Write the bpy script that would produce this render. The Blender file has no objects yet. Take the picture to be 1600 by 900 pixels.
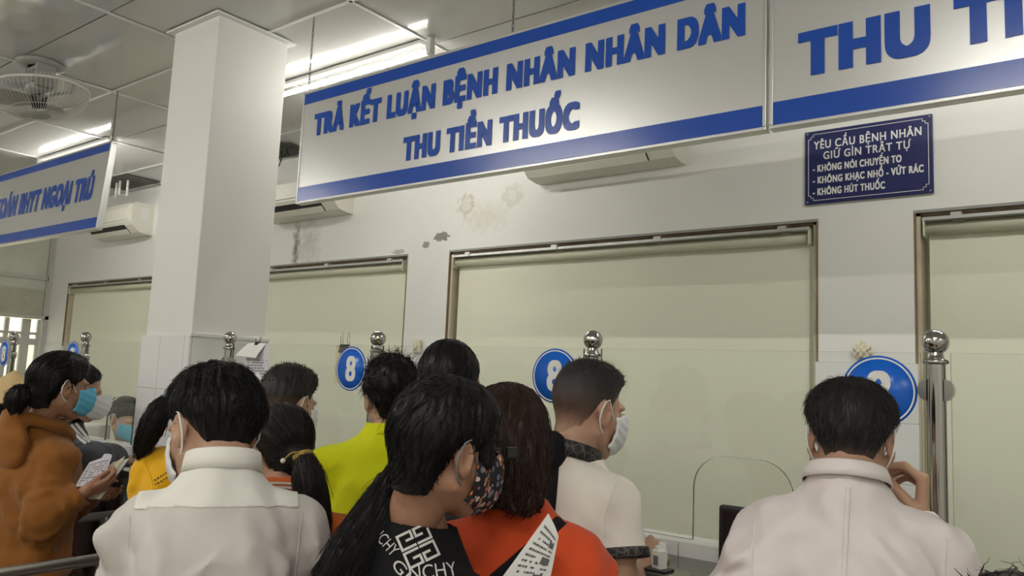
import bpy, bmesh, math, random
import numpy as np
from mathutils import Vector, Matrix, Euler

SC = bpy.context.scene
COL = SC.collection
PI = math.pi

# ------------------------------------------------------------------ camera, world, exposure, lights
cam_d = bpy.data.cameras.new('camera')
cam = bpy.data.objects.new('camera', cam_d)
COL.objects.link(cam)
YAW, PITCH, ROLL = math.radians(37.6), math.radians(6.566), math.radians(2.512)
_f = Vector((-math.sin(YAW) * math.cos(PITCH), math.cos(YAW) * math.cos(PITCH), math.sin(PITCH)))
_r = Vector((math.cos(YAW), math.sin(YAW), 0))
_u = _r.cross(_f)
_r2 = math.cos(ROLL) * _r + math.sin(ROLL) * _u
_u2 = -math.sin(ROLL) * _r + math.cos(ROLL) * _u
cam.matrix_world = Matrix(((_r2.x, _u2.x, -_f.x, 0), (_r2.y, _u2.y, -_f.y, 0), (_r2.z, _u2.z, -_f.z, 1.6), (0, 0, 0, 1)))
cam_d.sensor_width = 36.0
cam_d.lens = 36.0 * 1236.7 / 1600
cam_d.clip_start = 0.05
SC.camera = cam

SC.view_settings.view_transform = 'Standard'
SC.view_settings.look = 'None'
SC.view_settings.gamma = 1
SC.view_settings.use_curve_mapping = False
SC.view_settings.exposure = 0.15

world = bpy.data.worlds.new('world')
SC.world = world
world.use_nodes = True
world.node_tree.nodes['Background'].inputs[0].default_value = (0.95, 0.93, 0.86, 1)
world.node_tree.nodes['Background'].inputs[1].default_value = 2.4

TUBE_POWER = 92.0            # radiance of a fluorescent tube
HALL_TUBE_POWER = 200.0

# ------------------------------------------------------------------ helpers
def lin(c):
    return tuple(((v / 255) / 12.92 if v / 255 <= 0.04045 else ((v / 255 + 0.055) / 1.055) ** 2.4) for v in c)

def mat(name, rgb, rough=0.6, metal=0.0, noise=None, bump=None, spec=0.5, coat=0.0, emit=None, sheen=0.0, stretch=None, alpha=None, sss=0.0):
    m = bpy.data.materials.new(name)
    m.use_nodes = True
    nt = m.node_tree
    b = nt.nodes['Principled BSDF']
    c = lin(rgb)
    b.inputs['Base Color'].default_value = (*c, 1)
    b.inputs['Roughness'].default_value = rough
    b.inputs['Metallic'].default_value = metal
    b.inputs['Specular IOR Level'].default_value = spec
    b.inputs['Coat Weight'].default_value = coat
    if sheen:
        b.inputs['Sheen Weight'].default_value = sheen
        b.inputs['Sheen Roughness'].default_value = 0.5
    if sss:
        b.inputs['Subsurface Weight'].default_value = sss
        b.inputs['Subsurface Radius'].default_value = (0.012, 0.005, 0.003)
        b.inputs['Subsurface Scale'].default_value = 1.0
    if emit:
        b.inputs['Emission Color'].default_value = (*lin(rgb), 1)
        b.inputs['Emission Strength'].default_value = emit
    if noise or bump:
        tc = nt.nodes.new('ShaderNodeTexCoord')
        src = tc.outputs['Object']
        if stretch:
            mp = nt.nodes.new('ShaderNodeMapping')
            mp.inputs['Scale'].default_value = stretch
            nt.links.new(src, mp.inputs[0])
            src = mp.outputs[0]
    if noise:
        sc_, amt = noise
        n = nt.nodes.new('ShaderNodeTexNoise')
        n.inputs['Scale'].default_value = sc_
        n.inputs['Detail'].default_value = 5
        nt.links.new(src, n.inputs['Vector'])
        mx = nt.nodes.new('ShaderNodeMix')
        mx.data_type = 'RGBA'
        mx.inputs[6].default_value = (*[v * (1 - amt) for v in c], 1)
        mx.inputs[7].default_value = (*[min(1, v * (1 + amt)) for v in c], 1)
        nt.links.new(n.outputs['Fac'], mx.inputs[0])
        nt.links.new(mx.outputs[2], b.inputs['Base Color'])
    if bump:
        sc_, st = bump
        n2 = nt.nodes.new('ShaderNodeTexNoise')
        n2.inputs['Scale'].default_value = sc_
        n2.inputs['Detail'].default_value = 4
        nt.links.new(src, n2.inputs['Vector'])
        bp = nt.nodes.new('ShaderNodeBump')
        bp.inputs['Strength'].default_value = st
        bp.inputs['Distance'].default_value = 0.01
        nt.links.new(n2.outputs['Fac'], bp.inputs['Height'])
        nt.links.new(bp.outputs[0], b.inputs['Normal'])
    return m

class MB:
    """collects shapes and links them as one mesh object"""
    def __init__(s):
        s.v, s.f, s.m, s.sm = [], [], [], []
    def add(s, vs, fs, mi=0, smooth=False):
        o = len(s.v)
        s.v += [tuple(map(float, v)) for v in vs]
        for f in fs:
            s.f.append([i + o for i in f]); s.m.append(mi); s.sm.append(smooth)
        return s
    def box(s, lo, hi, mi=0, bev=0.0, rot=None, at=None):
        bm = bmesh.new()
        bmesh.ops.create_cube(bm, size=1)
        c = [(a + b) / 2 for a, b in zip(lo, hi)]; d = [abs(b - a) for a, b in zip(lo, hi)]
        for v in bm.verts:
            v.co = Vector((v.co.x * d[0], v.co.y * d[1], v.co.z * d[2]))
        if bev:
            bmesh.ops.bevel(bm, geom=list(bm.edges), offset=min(bev, min(d) * 0.45), segments=2, profile=0.5, affect='EDGES')
        M = Matrix.Translation(c)
        if rot is not None:
            M = Matrix.Translation(at if at else c) @ rot.to_4x4() @ (Matrix.Translation(-Vector(at) + Vector(c)) if at else Matrix())
        bm.verts.index_update()
        s.add([M @ v.co for v in bm.verts], [[v.index for v in f.verts] for f in bm.faces], mi)
        bm.free()
        return s
    def tube(s, pts, r, n=12, mi=0, cap=True, closed=False):
        pts = [Vector(p) for p in pts]
        rs = r if isinstance(r, (list, tuple)) else [r] * len(pts)
        L = len(pts)
        vs, fs = [], []
        up = None
        for i, p in enumerate(pts):
            if closed:
                t = pts[(i + 1) % L] - pts[i - 1]
            else:
                t = pts[min(i + 1, L - 1)] - pts[max(i - 1, 0)]
            t.normalize()
            if up is None:
                up = Vector((0, 0, 1)) if abs(t.z) < 0.9 else Vector((1, 0, 0))
            a = t.cross(up)
            if a.length < 1e-6:
                a = t.orthogonal()
            a.normalize(); b = a.cross(t); up = b
            for k in range(n):
                an = 2 * PI * k / n
                vs.append(p + rs[i] * (math.cos(an) * a + math.sin(an) * b))
        for i in range(L if closed else L - 1):
            j = (i + 1) % L
            for k in range(n):
                k2 = (k + 1) % n
                fs.append([i * n + k, i * n + k2, j * n + k2, j * n + k])
        s.add(vs, fs, mi, True)
        if cap and not closed:
            o = len(s.v) - len(vs)
            s.f.append([o + k for k in range(n)][::-1]); s.m.append(mi); s.sm.append(False)
            s.f.append([o + (L - 1) * n + k for k in range(n)]); s.m.append(mi); s.sm.append(False)
        return s
    def lathe(s, prof, at=(0, 0, 0), n=28, mi=0, axis='z', ang=(0, 2 * PI)):
        """prof: list of (radius, height)"""
        full = abs(ang[1] - ang[0] - 2 * PI) < 1e-6
        K = n if full else n + 1
        vs, fs = [], []
        for (r, h) in prof:
            for k in range(K):
                an = ang[0] + (ang[1] - ang[0]) * k / n
                x, y, z = r * math.cos(an), r * math.sin(an), h
                if axis == 'y': x, y, z = x, h, y
                if axis == 'x': x, y, z = h, x, y
                vs.append((at[0] + x, at[1] + y, at[2] + z))
        for i in range(len(prof) - 1):
            for k in range(n):
                k2 = (k + 1) % K
                fs.append([i * K + k, i * K + k2, (i + 1) * K + k2, (i + 1) * K + k])
        return s.add(vs, fs, mi, True)
    def prism(s, poly, d0, d1, axis='y', mi=0):
        """poly in the two other axes, extruded from d0 to d1 along axis"""
        def P(a, b, d):
            return {'y': (a, d, b), 'x': (d, a, b), 'z': (a, b, d)}[axis]
        n = len(poly)
        vs = [P(a, b, d0) for a, b in poly] + [P(a, b, d1) for a, b in poly]
        fs = [list(range(n)), list(range(n, 2 * n))[::-1]] + [[i, i + n, (i + 1) % n + n, (i + 1) % n] for i in range(n)]
        return s.add(vs, fs, mi)
    def build(s, name, mats, parent=None, smooth=None, recalc=True):
        me = bpy.data.meshes.new(name)
        me.from_pydata(s.v, [], s.f)
        if not isinstance(mats, (list, tuple)): mats = [mats]
        for m in mats: me.materials.append(m)
        me.polygons.foreach_set('material_index', s.m)
        me.polygons.foreach_set('use_smooth', s.sm if smooth is None else [smooth] * len(s.f))
        if recalc:
            bm = bmesh.new(); bm.from_mesh(me)
            bmesh.ops.recalc_face_normals(bm, faces=bm.faces)
            bm.to_mesh(me); bm.free()
        me.update()
        return link(name, me, parent)

def link(name, me, parent=None):
    o = bpy.data.objects.new(name, me)
    COL.objects.link(o)
    if parent is not None: o.parent = parent
    return o

def empty(name, loc=(0, 0, 0), rz=0.0):
    o = bpy.data.objects.new(name, None)
    o.empty_display_size = 0.1
    o.location = loc; o.rotation_euler = (0, 0, rz)
    COL.objects.link(o)
    return o

def tag(o, label=None, cat=None, group=None, kind=None):
    if label: o['label'] = label
    if cat: o['category'] = cat
    if group: o['group'] = group
    if kind: o['kind'] = kind
    return o

def struct(o):
    o['kind'] = 'structure'
    return o

def copy_tree(o, parent=None):
    c = o.copy(); COL.objects.link(c)
    if parent is not None: c.parent = parent
    for ch in list(o.children): copy_tree(ch, c)
    return c

def text_verts(body, x0, x1, z0, cap, bold=0.02, space=1.0, font_res=6):
    """lettering laid out in the xz plane; bold strokes come from overlaid copies; returns x, z, faces, tiny depth steps"""
    def grab(t):
        c = bpy.data.curves.new('lettering', 'FONT')
        c.body = t; c.space_character = space; c.resolution_u = font_res
        o = bpy.data.objects.new('lettering', c); COL.objects.link(o)
        dg = bpy.context.evaluated_depsgraph_get()
        me = bpy.data.meshes.new_from_object(o.evaluated_get(dg))
        v = np.array([tuple(q.co) for q in me.vertices]); f = [list(p.vertices) for p in me.polygons]
        bpy.data.objects.remove(o); bpy.data.curves.remove(c); bpy.data.meshes.remove(me)
        return v, f
    v, f = grab(body)
    k = len(v); vs, fs, J = [v[:, :2]], list(f), [np.zeros(k)]
    if bold:
        for i, o8 in enumerate(((1, 1), (1, -1), (-1, 1), (-1, -1), (1, 0), (-1, 0), (0, 1), (0, -1))):
            vs.append(v[:, :2] + bold * np.array((o8[0] * 1.3, o8[1] * .7)))
            fs += [[q + k * (i + 1) for q in g] for g in f]; J.append(np.full(k, (i + 1) * 1.5e-5))
    v = np.concatenate(vs); J = np.concatenate(J)
    lo, hi = -bold * .7, 0.682 + bold * .7
    a, b = v[:, 0].min(), v[:, 0].max()
    sx = (x1 - x0) / (b - a) if x1 is not None else cap / (hi - lo)
    return x0 + (v[:, 0] - a) * sx, z0 + (v[:, 1] - lo) * cap / (hi - lo), fs, J

def lettering(name, body, x0, x1, z0, cap, y, m, parent=None, **k):
    X, Zc, f, J = text_verts(body, x0, x1, z0, cap, **k)
    mb = MB(); mb.add([(a, y - j, c) for a, c, j in zip(X, Zc, J)], f)
    return mb.build(name, m, parent, recalc=False)

# ------------------------------------------------------------------ materials of the place
def tile_mat(name, axis, tw, th, off=(0, 0), rgb=(232, 232, 232), line=(170, 168, 162)):
    m = mat(name, rgb, rough=0.22)
    nt = m.node_tree; b = nt.nodes['Principled BSDF']
    g = nt.nodes.new('ShaderNodeNewGeometry')
    s = nt.nodes.new('ShaderNodeSeparateXYZ'); c = nt.nodes.new('ShaderNodeCombineXYZ')
    nt.links.new(g.outputs['Position'], s.inputs[0])
    nt.links.new(s.outputs[axis], c.inputs[0]); nt.links.new(s.outputs[2], c.inputs[1])
    ad = nt.nodes.new('ShaderNodeVectorMath'); ad.inputs[1].default_value = (off[0], off[1], 0)
    nt.links.new(c.outputs[0], ad.inputs[0])
    br = nt.nodes.new('ShaderNodeTexBrick')
    br.offset = 0.0
    br.inputs['Color1'].default_value = (*lin(rgb), 1); br.inputs['Color2'].default_value = (*lin(tuple(v * 0.985 for v in rgb)), 1)
    br.inputs['Mortar'].default_value = (*lin(line), 1)
    br.inputs['Scale'].default_value = 1.0; br.inputs['Mortar Size'].default_value = 0.0012
    br.inputs['Brick Width'].default_value = tw; br.inputs['Row Height'].default_value = th
    nt.links.new(ad.outputs[0], br.inputs['Vector'])
    nt.links.new(br.outputs['Color'], b.inputs['Base Color'])
    bp = nt.nodes.new('ShaderNodeBump'); bp.inputs['Strength'].default_value = 0.4; bp.inputs['Distance'].default_value = 0.002
    bp.invert = True
    nt.links.new(br.outputs['Fac'], bp.inputs['Height']); nt.links.new(bp.outputs[0], b.inputs['Normal'])
    return m

def add_stains(m, stains):
    """water marks, rust runs and plaster losses with shapes of their own"""
    nt = m.node_tree; b = nt.nodes['Principled BSDF']
    g = nt.nodes.new('ShaderNodeNewGeometry')
    src = b.inputs['Base Color'].links[0].from_socket if b.inputs['Base Color'].links else None
    for (c, r, rgb, soft, nscale, amt, ring) in stains:
        sub = nt.nodes.new('ShaderNodeVectorMath'); sub.operation = 'SUBTRACT'; sub.inputs[1].default_value = c
        nt.links.new(g.outputs['Position'], sub.inputs[0])
        dv = nt.nodes.new('ShaderNodeVectorMath'); dv.operation = 'DIVIDE'; dv.inputs[1].default_value = (r[0], 10, r[1])
        nt.links.new(sub.outputs[0], dv.inputs[0])
        ln = nt.nodes.new('ShaderNodeVectorMath'); ln.operation = 'LENGTH'
        nt.links.new(dv.outputs[0], ln.inputs[0])
        n = nt.nodes.new('ShaderNodeTexNoise'); n.inputs['Scale'].default_value = nscale; n.inputs['Detail'].default_value = 6
        nt.links.new(g.outputs['Position'], n.inputs['Vector'])
        ad = nt.nodes.new('ShaderNodeMath'); ad.operation = 'MULTIPLY_ADD'; ad.inputs[1].default_value = 1.8; 
        nt.links.new(n.outputs['Fac'], ad.inputs[0]); nt.links.new(ln.outputs['Value'], ad.inputs[2])
        rp = nt.nodes.new('ShaderNodeValToRGB')
        e = rp.color_ramp.elements
        e[0].position = max(0.0, (1.9 - soft) / 3); e[0].color = (amt, amt, amt, 1)
        e[1].position = 1.9 / 3; e[1].color = (0, 0, 0, 1)
        if ring:
            q = rp.color_ramp.elements.new(max(0.0, (1.9 - soft) / 3 - 0.06)); q.color = (amt * 0.35,) * 3 + (1,)
        md = nt.nodes.new('ShaderNodeMath'); md.operation = 'DIVIDE'; md.inputs[1].default_value = 3
        nt.links.new(ad.outputs[0], md.inputs[0]); nt.links.new(md.outputs[0], rp.inputs[0])
        mx = nt.nodes.new('ShaderNodeMix'); mx.data_type = 'RGBA'
        if src: nt.links.new(src, mx.inputs[6])
        else: mx.inputs[6].default_value = b.inputs['Base Color'].default_value
        mx.inputs[7].default_value = (*lin(rgb), 1)
        nt.links.new(rp.outputs[0], mx.inputs[0])
        src = mx.outputs[2]
    nt.links.new(src, b.inputs['Base Color'])

M = {}
M['paint'] = mat('wall_paint', (228, 228, 223), rough=0.55, noise=(3.0, 0.03), bump=(40, 0.06))
add_stains(M['paint'], [
    ((-3.16, 3.6, 2.65), (0.075, 0.075), (190, 178, 150), 0.35, 26, 0.75, True),
    ((-2.80, 3.6, 2.67), (0.085, 0.075), (196, 188, 165), 0.45, 22, 0.6, True),
    ((-3.0, 3.6, 2.56), (0.22, 0.12), (206, 200, 182), 0.8, 30, 0.55, False),
    ((-3.345, 3.6, 2.468), (0.062, 0.03), (128, 124, 112), 0.08, 40, 0.95, False),
    ((-3.48, 3.6, 2.424), (0.03, 0.022), (140, 132, 118), 0.08, 45, 0.9, False),
    ((-4.80, 3.6, 2.50), (0.05, 0.26), (112, 88, 74), 0.9, 28, 0.85, False),
    ((-4.65, 3.6, 2.52), (0.16, 0.24), (176, 164, 150), 1.0, 24, 0.5, False),
    ((-3.72, 3.6, 2.395), (0.06, 0.018), (160, 155, 140), 0.2, 40, 0.7, False),
])
M['column_paint'] = mat('column_paint', (228, 227, 223), rough=0.5, noise=(2.5, 0.025), bump=(60, 0.05))
M['tile_x'] = tile_mat('wall_tiles', 0, 0.40, 0.245, (0.06, 0.225))
M['tile_y'] = tile_mat('column_tiles_side', 1, 0.40, 0.245, (0.113, 0.225))
M['tile_col'] = tile_mat('column_tiles', 0, 0.20, 0.245, (0.03, 0.225))
M['curb'] = tile_mat('curb_tiles', 0, 0.125, 0.5, (0.05, 0.0), (238, 238, 236), (120, 118, 112))
M['ceil'] = mat('ceiling_panel', (200, 200, 197), rough=0.1, noise=(1.2, 0.04), spec=0.6)
M['white_metal'] = mat('white_enamel', (225, 225, 222), rough=0.35)
M['steel'] = mat('polished_steel', (190, 188, 184), rough=0.12, metal=1.0)
M['steel_dark'] = mat('brushed_steel', (165, 163, 158), rough=0.28, metal=1.0)
M['alu'] = mat('aluminium', (196, 197, 194), rough=0.35, metal=0.7)
M['alu_paint'] = mat('painted_frame', (196, 195, 186), rough=0.45)
M['rust'] = mat('rusty_frame', (128, 108, 82), rough=0.7, noise=(9, 0.6), stretch=(3, 3, 1))
M['jamb_cream'] = mat('cream_jamb', (198, 188, 164), rough=0.6, noise=(8, 0.25))
M['blind'] = mat('blind_fabric', (226, 226, 206), rough=0.85, noise=(260, 0.05), bump=(500, 0.15))
M['blind_roll'] = mat('blind_roller', (205, 204, 182), rough=0.6)
M['blue'] = mat('sign_blue', (28, 76, 172), rough=0.22)
M['sign_face'] = mat('sign_face', (206, 206, 204), rough=0.3, metal=0.55, noise=(300, 0.04))
M['navy'] = mat('notice_navy', (32, 38, 92), rough=0.3)
M['white_ink'] = mat('white_lettering', (232, 232, 228), rough=0.4)
M['disc_blue'] = mat('disc_blue', (18, 102, 212), rough=0.25)
M['ac_white'] = mat('air_conditioner_plastic', (226, 224, 212), rough=0.35)
M['dark'] = mat('dark_recess', (40, 40, 40), rough=0.7)
M['black_plastic'] = mat('black_plastic', (26, 26, 28), rough=0.4)
M['granite'] = mat('granite', (88, 88, 78), rough=0.12, noise=(120, 0.35))
M['maroon'] = mat('maroon_panel', (62, 26, 28), rough=0.35, noise=(4, 0.2))
M['floor'] = mat('floor_tiles', (170, 165, 152), rough=0.3, noise=(6, 0.06))
M['paper'] = mat('white_paper', (232, 231, 228), rough=0.7)
M['paper_lilac'] = mat('printed_paper', (214, 210, 218), rough=0.7)
M['manila'] = mat('manila_card', (226, 214, 172), rough=0.7)
M['ink'] = mat('ink', (120, 118, 122), rough=0.7)
M['rail'] = mat('rail_steel', (206, 204, 200), rough=0.3, metal=0.85)
M['chain'] = mat('chain_metal', (120, 120, 118), rough=0.4, metal=0.8)
M['foam'] = mat('plaster_lump', (222, 214, 190), rough=0.9, noise=(40, 0.2), bump=(60, 0.8))
M['fan_grey'] = mat('fan_grey', (150, 149, 144), rough=0.45)
M['fan_white'] = mat('fan_white', (205, 203, 196), rough=0.4)
M['exterior'] = mat('outside_render', (236, 228, 206), rough=0.9, noise=(2, 0.1))

def glass_mat(name, tint, refl=1.0, dusty=0.0):
    m = bpy.data.materials.new(name); m.use_nodes = True
    nt = m.node_tree; nt.nodes.clear()
    out = nt.nodes.new('ShaderNodeOutputMaterial')
    tr = nt.nodes.new('ShaderNodeBsdfTransparent'); tr.inputs[0].default_value = (*tint, 1)
    gl = nt.nodes.new('ShaderNodeBsdfGlossy'); gl.inputs['Roughness'].default_value = 0.02
    fr = nt.nodes.new('ShaderNodeLayerWeight')
    pw = nt.nodes.new('ShaderNodeMath'); pw.operation = 'POWER'; pw.inputs[1].default_value = 5.0
    nt.links.new(fr.outputs['Facing'], pw.inputs[0])
    mu = nt.nodes.new('ShaderNodeMath'); mu.operation = 'MULTIPLY_ADD'; mu.inputs[1].default_value = 0.9 * refl; mu.inputs[2].default_value = 0.04 * refl
    mx = nt.nodes.new('ShaderNodeMixShader')
    nt.links.new(pw.outputs[0], mu.inputs[0]); nt.links.new(mu.outputs[0], mx.inputs[0])
    nt.links.new(tr.outputs[0], mx.inputs[1]); nt.links.new(gl.outputs[0], mx.inputs[2])
    last = mx
    if dusty:
        df = nt.nodes.new('ShaderNodeBsdfDiffuse'); df.inputs[0].default_value = (0.6, 0.62, 0.56, 1)
        n = nt.nodes.new('ShaderNodeTexNoise'); n.inputs['Scale'].default_value = 2.2; n.inputs['Detail'].default_value = 5
        tc = nt.nodes.new('ShaderNodeTexCoord'); nt.links.new(tc.outputs['Object'], n.inputs['Vector'])
        m2 = nt.nodes.new('ShaderNodeMath'); m2.operation = 'MULTIPLY'; m2.inputs[1].default_value = dusty * 2
        nt.links.new(n.outputs['Fac'], m2.inputs[0])
        mx2 = nt.nodes.new('ShaderNodeMixShader')
        nt.links.new(m2.outputs[0], mx2.inputs[0]); nt.links.new(mx.outputs[0], mx2.inputs[1]); nt.links.new(df.outputs[0], mx2.inputs[2])
        last = mx2
    nt.links.new(last.outputs[0], out.inputs[0])
    return m
M['glass'] = glass_mat('counter_glass', (0.985, 0.995, 0.985), 0.8, 0.012)
M['glass_edge'] = mat('glass_edge', (70, 88, 78), rough=0.2)
M['frosted'] = glass_mat('frosted_glass', (0.36, 0.36, 0.32), 0.5, 0.40)

# ------------------------------------------------------------------ the room
G, W, CZ = 2.0, 3.6, 3.2          # glass plane, window wall, ceiling height
XL, XR, YB = -8.85, 4.2, -6.2
struct(MB().box((XL - 2.6, YB, -0.1), (XR, W + 0.2, 0)).build('floor', M['floor']))

# ceiling: glossy panels in a thin grid, each a little out of true
rng = random.Random(3)
cm = MB()
cm.box((XL, YB, CZ + 0.03), (XR, W + 0.2, CZ + 0.12), 1)
xs = [-2.595 - 1.06 * k for k in range(6, -8, -1)]
ys = [2.135 + 0.53 * k for k in range(-16, 4)]
for i in range(len(xs) - 1):
    for j in range(0, len(ys) - 1):
        g = 0.004
        x0, x1, y0, y1 = max(xs[i], XL) + g, min(xs[i + 1], XR) - g, max(ys[j], YB) + g, min(ys[j + 1], W) - g
        if x1 - x0 < 0.05 or y1 - y0 < 0.05: continue
        h = [CZ + rng.uniform(0.0, 0.006) for _ in range(4)]
        v = [(x0, y0, h[0]), (x1, y0, h[1]), (x1, y1, h[2]), (x0, y1, h[3])]
        cm.add(v + [(a, b, CZ + 0.035) for a, b, _ in v], [[0, 1, 2, 3], [0, 1, 5, 4], [1, 2, 6, 5], [2, 3, 7, 6], [3, 0, 4, 7]], 0)
for x in xs:
    if XL < x < XR: cm.box((x - 0.007, YB, CZ - 0.004), (x + 0.007, W, CZ + 0.002), 2)
for k, y in enumerate(ys):
    if YB < y < W and k % 2 == 0: cm.box((XL, y - 0.007, CZ - 0.004), (XR, y + 0.007, CZ + 0.002), 2)
struct(cm.build('ceiling', [M['ceil'], M['dark'], M['white_metal']]))

# the window wall: piers, lintel and parapet; tiled up to 1.735
wins = [(-8.46, -6.22), (-5.85, -3.635), (-3.269, -1.057), (-0.66, 1.55), (1.95, 4.1)]
WT, WB = 2.372, 0.80
wm = MB()
wm.box((XL, W, WT), (XR, W + 0.2, CZ + 0.05), 0)
edges = [XL] + [e for w in wins for e in w] + [XR]
for i in range(0, len(edges), 2):
    wm.box((edges[i], W, 1.735), (edges[i + 1], W + 0.2, WT), 0)
    wm.box((edges[i] - (0.006 if i else 0), W - 0.008, 0), (edges[i + 1] + (0.006 if i < len(edges) - 2 else 0), W + 0.2, 1.735), 1)
for a, b in wins:
    wm.box((a + 0.006, W - 0.006, 0), (b - 0.006, W + 0.2, WB), 1)
struct(wm.build('wall_back', [M['paint'], M['tile_x']]))
struct(MB().box((XR, YB, 0), (XR + 0.2, W + 0.2, CZ)).build('wall_right', M['paint']))
struct(MB().box((XL, YB - 0.2, 0), (XR, YB, CZ)).build('wall_front', M['paint']))
struct(MB().box((XL - 0.1, YB, 0), (XL, 1.4, CZ)).box((XL - 0.1, 1.4, 0), (XL, W, 0.55)).build('wall_left', M['paint']))

# windows in the back wall: jambs, rail with brackets, glass behind
for i, (a, b) in enumerate(wins):
    m_ = MB()
    t = 0.020
    m_.box((a, W + 0.012, WB), (a + t, W + 0.19, WT), 1)
    m_.box((b - t, W + 0.012, WB), (b, W + 0.19, WT), 1)
    m_.box((a, W + 0.012, WT - t), (b, W + 0.19, WT), 2)
    m_.box((a, W + 0.012, WB), (b, W + 0.19, WB + t), 0)
    m_.box((a - 0.004, W - 0.002, WB), (a + 0.004, W + 0.02, WT), 2)
    m_.box((b - 0.004, W - 0.002, WB), (b + 0.004, W + 0.02, WT), 2)
    m_.box((a - 0.004, W - 0.003, WT - 0.008), (b + 0.004, W + 0.02, WT + 0.004), 3)
    fr = struct(m_.build('window_%d' % (i + 1), [M['alu'], M['jamb_cream'], M['rust'], M['fan_grey']]))
    MB().box((a + t, W + 0.15, WB + t), (b - t, W + 0.155, WT - t)).build('window_pane', M['frosted'], fr)

# ------------------------------------------------------------------ blinds
blabels = ['greenish roller blind in the far window, between the corner and the tiled column',
           'greenish roller blind drawn down just right of the tiled column',
           'widest visible greenish roller blind, under the middle air conditioner',
           'greenish roller blind in the window right of the navy notice board',
           'greenish roller blind in the window furthest right, beyond the frame']
for i, (a, b) in enumerate(wins[:4]):
    e = empty('roller_blind', ((a + b) / 2, W + 0.034, WB + 0.03))
    tag(e, blabels[i], 'blind', 'roller blinds in the wall windows')
    hw = (b - a) / 2 - 0.035
    zt = WT - WB - 0.03
    f_ = MB()
    nx, nz = 40, 24
    pv = lambda u, w: (-hw + 0.012 + (2 * hw - 0.024) * u, 0.012 + 0.003 * math.sin(5 * u + 1.3 * i) * (1 - w) + 0.002 * math.sin(17 * u), 0.02 + (zt - 0.085) * w)
    vs = [pv(x / nx, z / nz) for z in range(nz + 1) for x in range(nx + 1)]
    fs = [[z * (nx + 1) + x, z * (nx + 1) + x + 1, (z + 1) * (nx + 1) + x + 1, (z + 1) * (nx + 1) + x] for z in range(nz) for x in range(nx)]
    f_.add(vs, fs, 0, True)
    f_.build('blind_fabric', M['blind'], e, recalc=False)
    MB().tube([(-hw, 0.0, zt - 0.075), (hw, 0.0, zt - 0.075)], 0.026, 20).build('roller_tube', M['blind_roll'], e)
    r_ = MB().box((-hw - 0.005, -0.045, zt - 0.036), (hw + 0.005, 0.03, zt - 0.030)).box((-hw - 0.005, -0.046, zt - 0.044), (hw + 0.005, -0.036, zt - 0.030))
    for k in range(4):
        x = -hw + 0.12 + k * (2 * hw - 0.24) / 3
        r_.box((x - 0.02, -0.05, zt - 0.045), (x + 0.02, 0.02, zt - 0.018))
    r_.build('head_rail', M['alu'], e)
    for s in (-1, 1): MB().box((s * hw - 0.004, -0.045, zt - 0.11), (s * hw + 0.004, 0.03, zt - 0.03), bev=0.003).build('end_bracket', M['blind_roll'], e)
    MB().box((-hw + 0.01, 0.002, 0.0), (hw - 0.01, 0.022, 0.024), bev=0.006).build('bottom_bar', M['alu_paint'], e)

# ------------------------------------------------------------------ left glazed partition with the outside behind it
ym = [1.4, 2.42, 3.55]
pm = MB()
for y in (1.4, 2.30, 3.555):
    pm.box((XL - 0.05, y, 0.55), (XL, y + 0.045, CZ))
pm.box((XL - 0.03, 3.565, 1.0), (XL + 0.012, 3.6, CZ))
for z in (0.55, 2.02, 2.425, 3.14):
    pm.box((XL - 0.05, 1.4, z - 0.0175), (XL + (0.012 if z == 2.02 else 0), 3.6, z + 0.0175))
wn = struct(pm.build('window_6', M['alu_paint']))
for z0, z1 in ((2.0375, 2.4075), (2.4425, 3.1225)):
    for y0, y1 in ((1.445, 2.30), (2.345, 3.555)):
        MB().box((XL - 0.03, y0, z0), (XL - 0.024, y1, z1)).build('pane', M['frosted'], wn)
sash = MB()
for y0, y1 in ((3.225, 3.265), (3.385, 3.465), (2.62, 2.70), (2.90, 2.98), (3.53, 3.56), (2.34, 2.38)):
    sash.box((XL - 0.09, y0, 0.57), (XL - 0.055, y1, 2.0))
sash.box((XL - 0.092, 2.34, 1.735), (XL - 0.053, 3.56, 1.80))
sash.box((XL - 0.092, 2.34, 1.84), (XL - 0.05, 3.56, 1.865))
sash.build('window_sash', M['alu_paint'], wn)
MB().box((XL - 0.075, 2.34, 0.57), (XL - 0.07, 3.56, 2.0)).build('pane', M['glass'], wn)
struct(MB().box((XL - 2.6, YB, 0), (XL - 2.4, W + 3, 2.5)).build('wall_exterior', M['exterior']))

# ------------------------------------------------------------------ the tiled column through the counter
CX0, CX1, CY0, CY1 = -3.58, -3.2, 1.887, 2.262
km = MB()
km.box((CX0, CY0, 1.70), (CX1, CY1, CZ), 0, bev=0.004)
km.box((CX0 - 0.012, CY0 - 0.012, 0), (CX1 + 0.006, CY1 + 0.012, 1.728), 1)
km.box((CX1 + 0.0055, CY0 - 0.011, 0), (CX1 + 0.012, CY1 + 0.011, 1.728), 2)
km.box((CX1 - 0.01, CY0 - 0.014, 1.722), (CX1 + 0.022, CY1 + 0.014, 1.742), 3, bev=0.005)
km.box((CX0 - 0.03, CY0 - 0.03, CZ - 0.012), (CX1 + 0.03, CY1 + 0.03, CZ - 0.002), 3, bev=0.003)
struct(km.build('wall_column', [M['column_paint'], M['tile_col'], M['tile_y'], M['white_metal']]))

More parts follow.
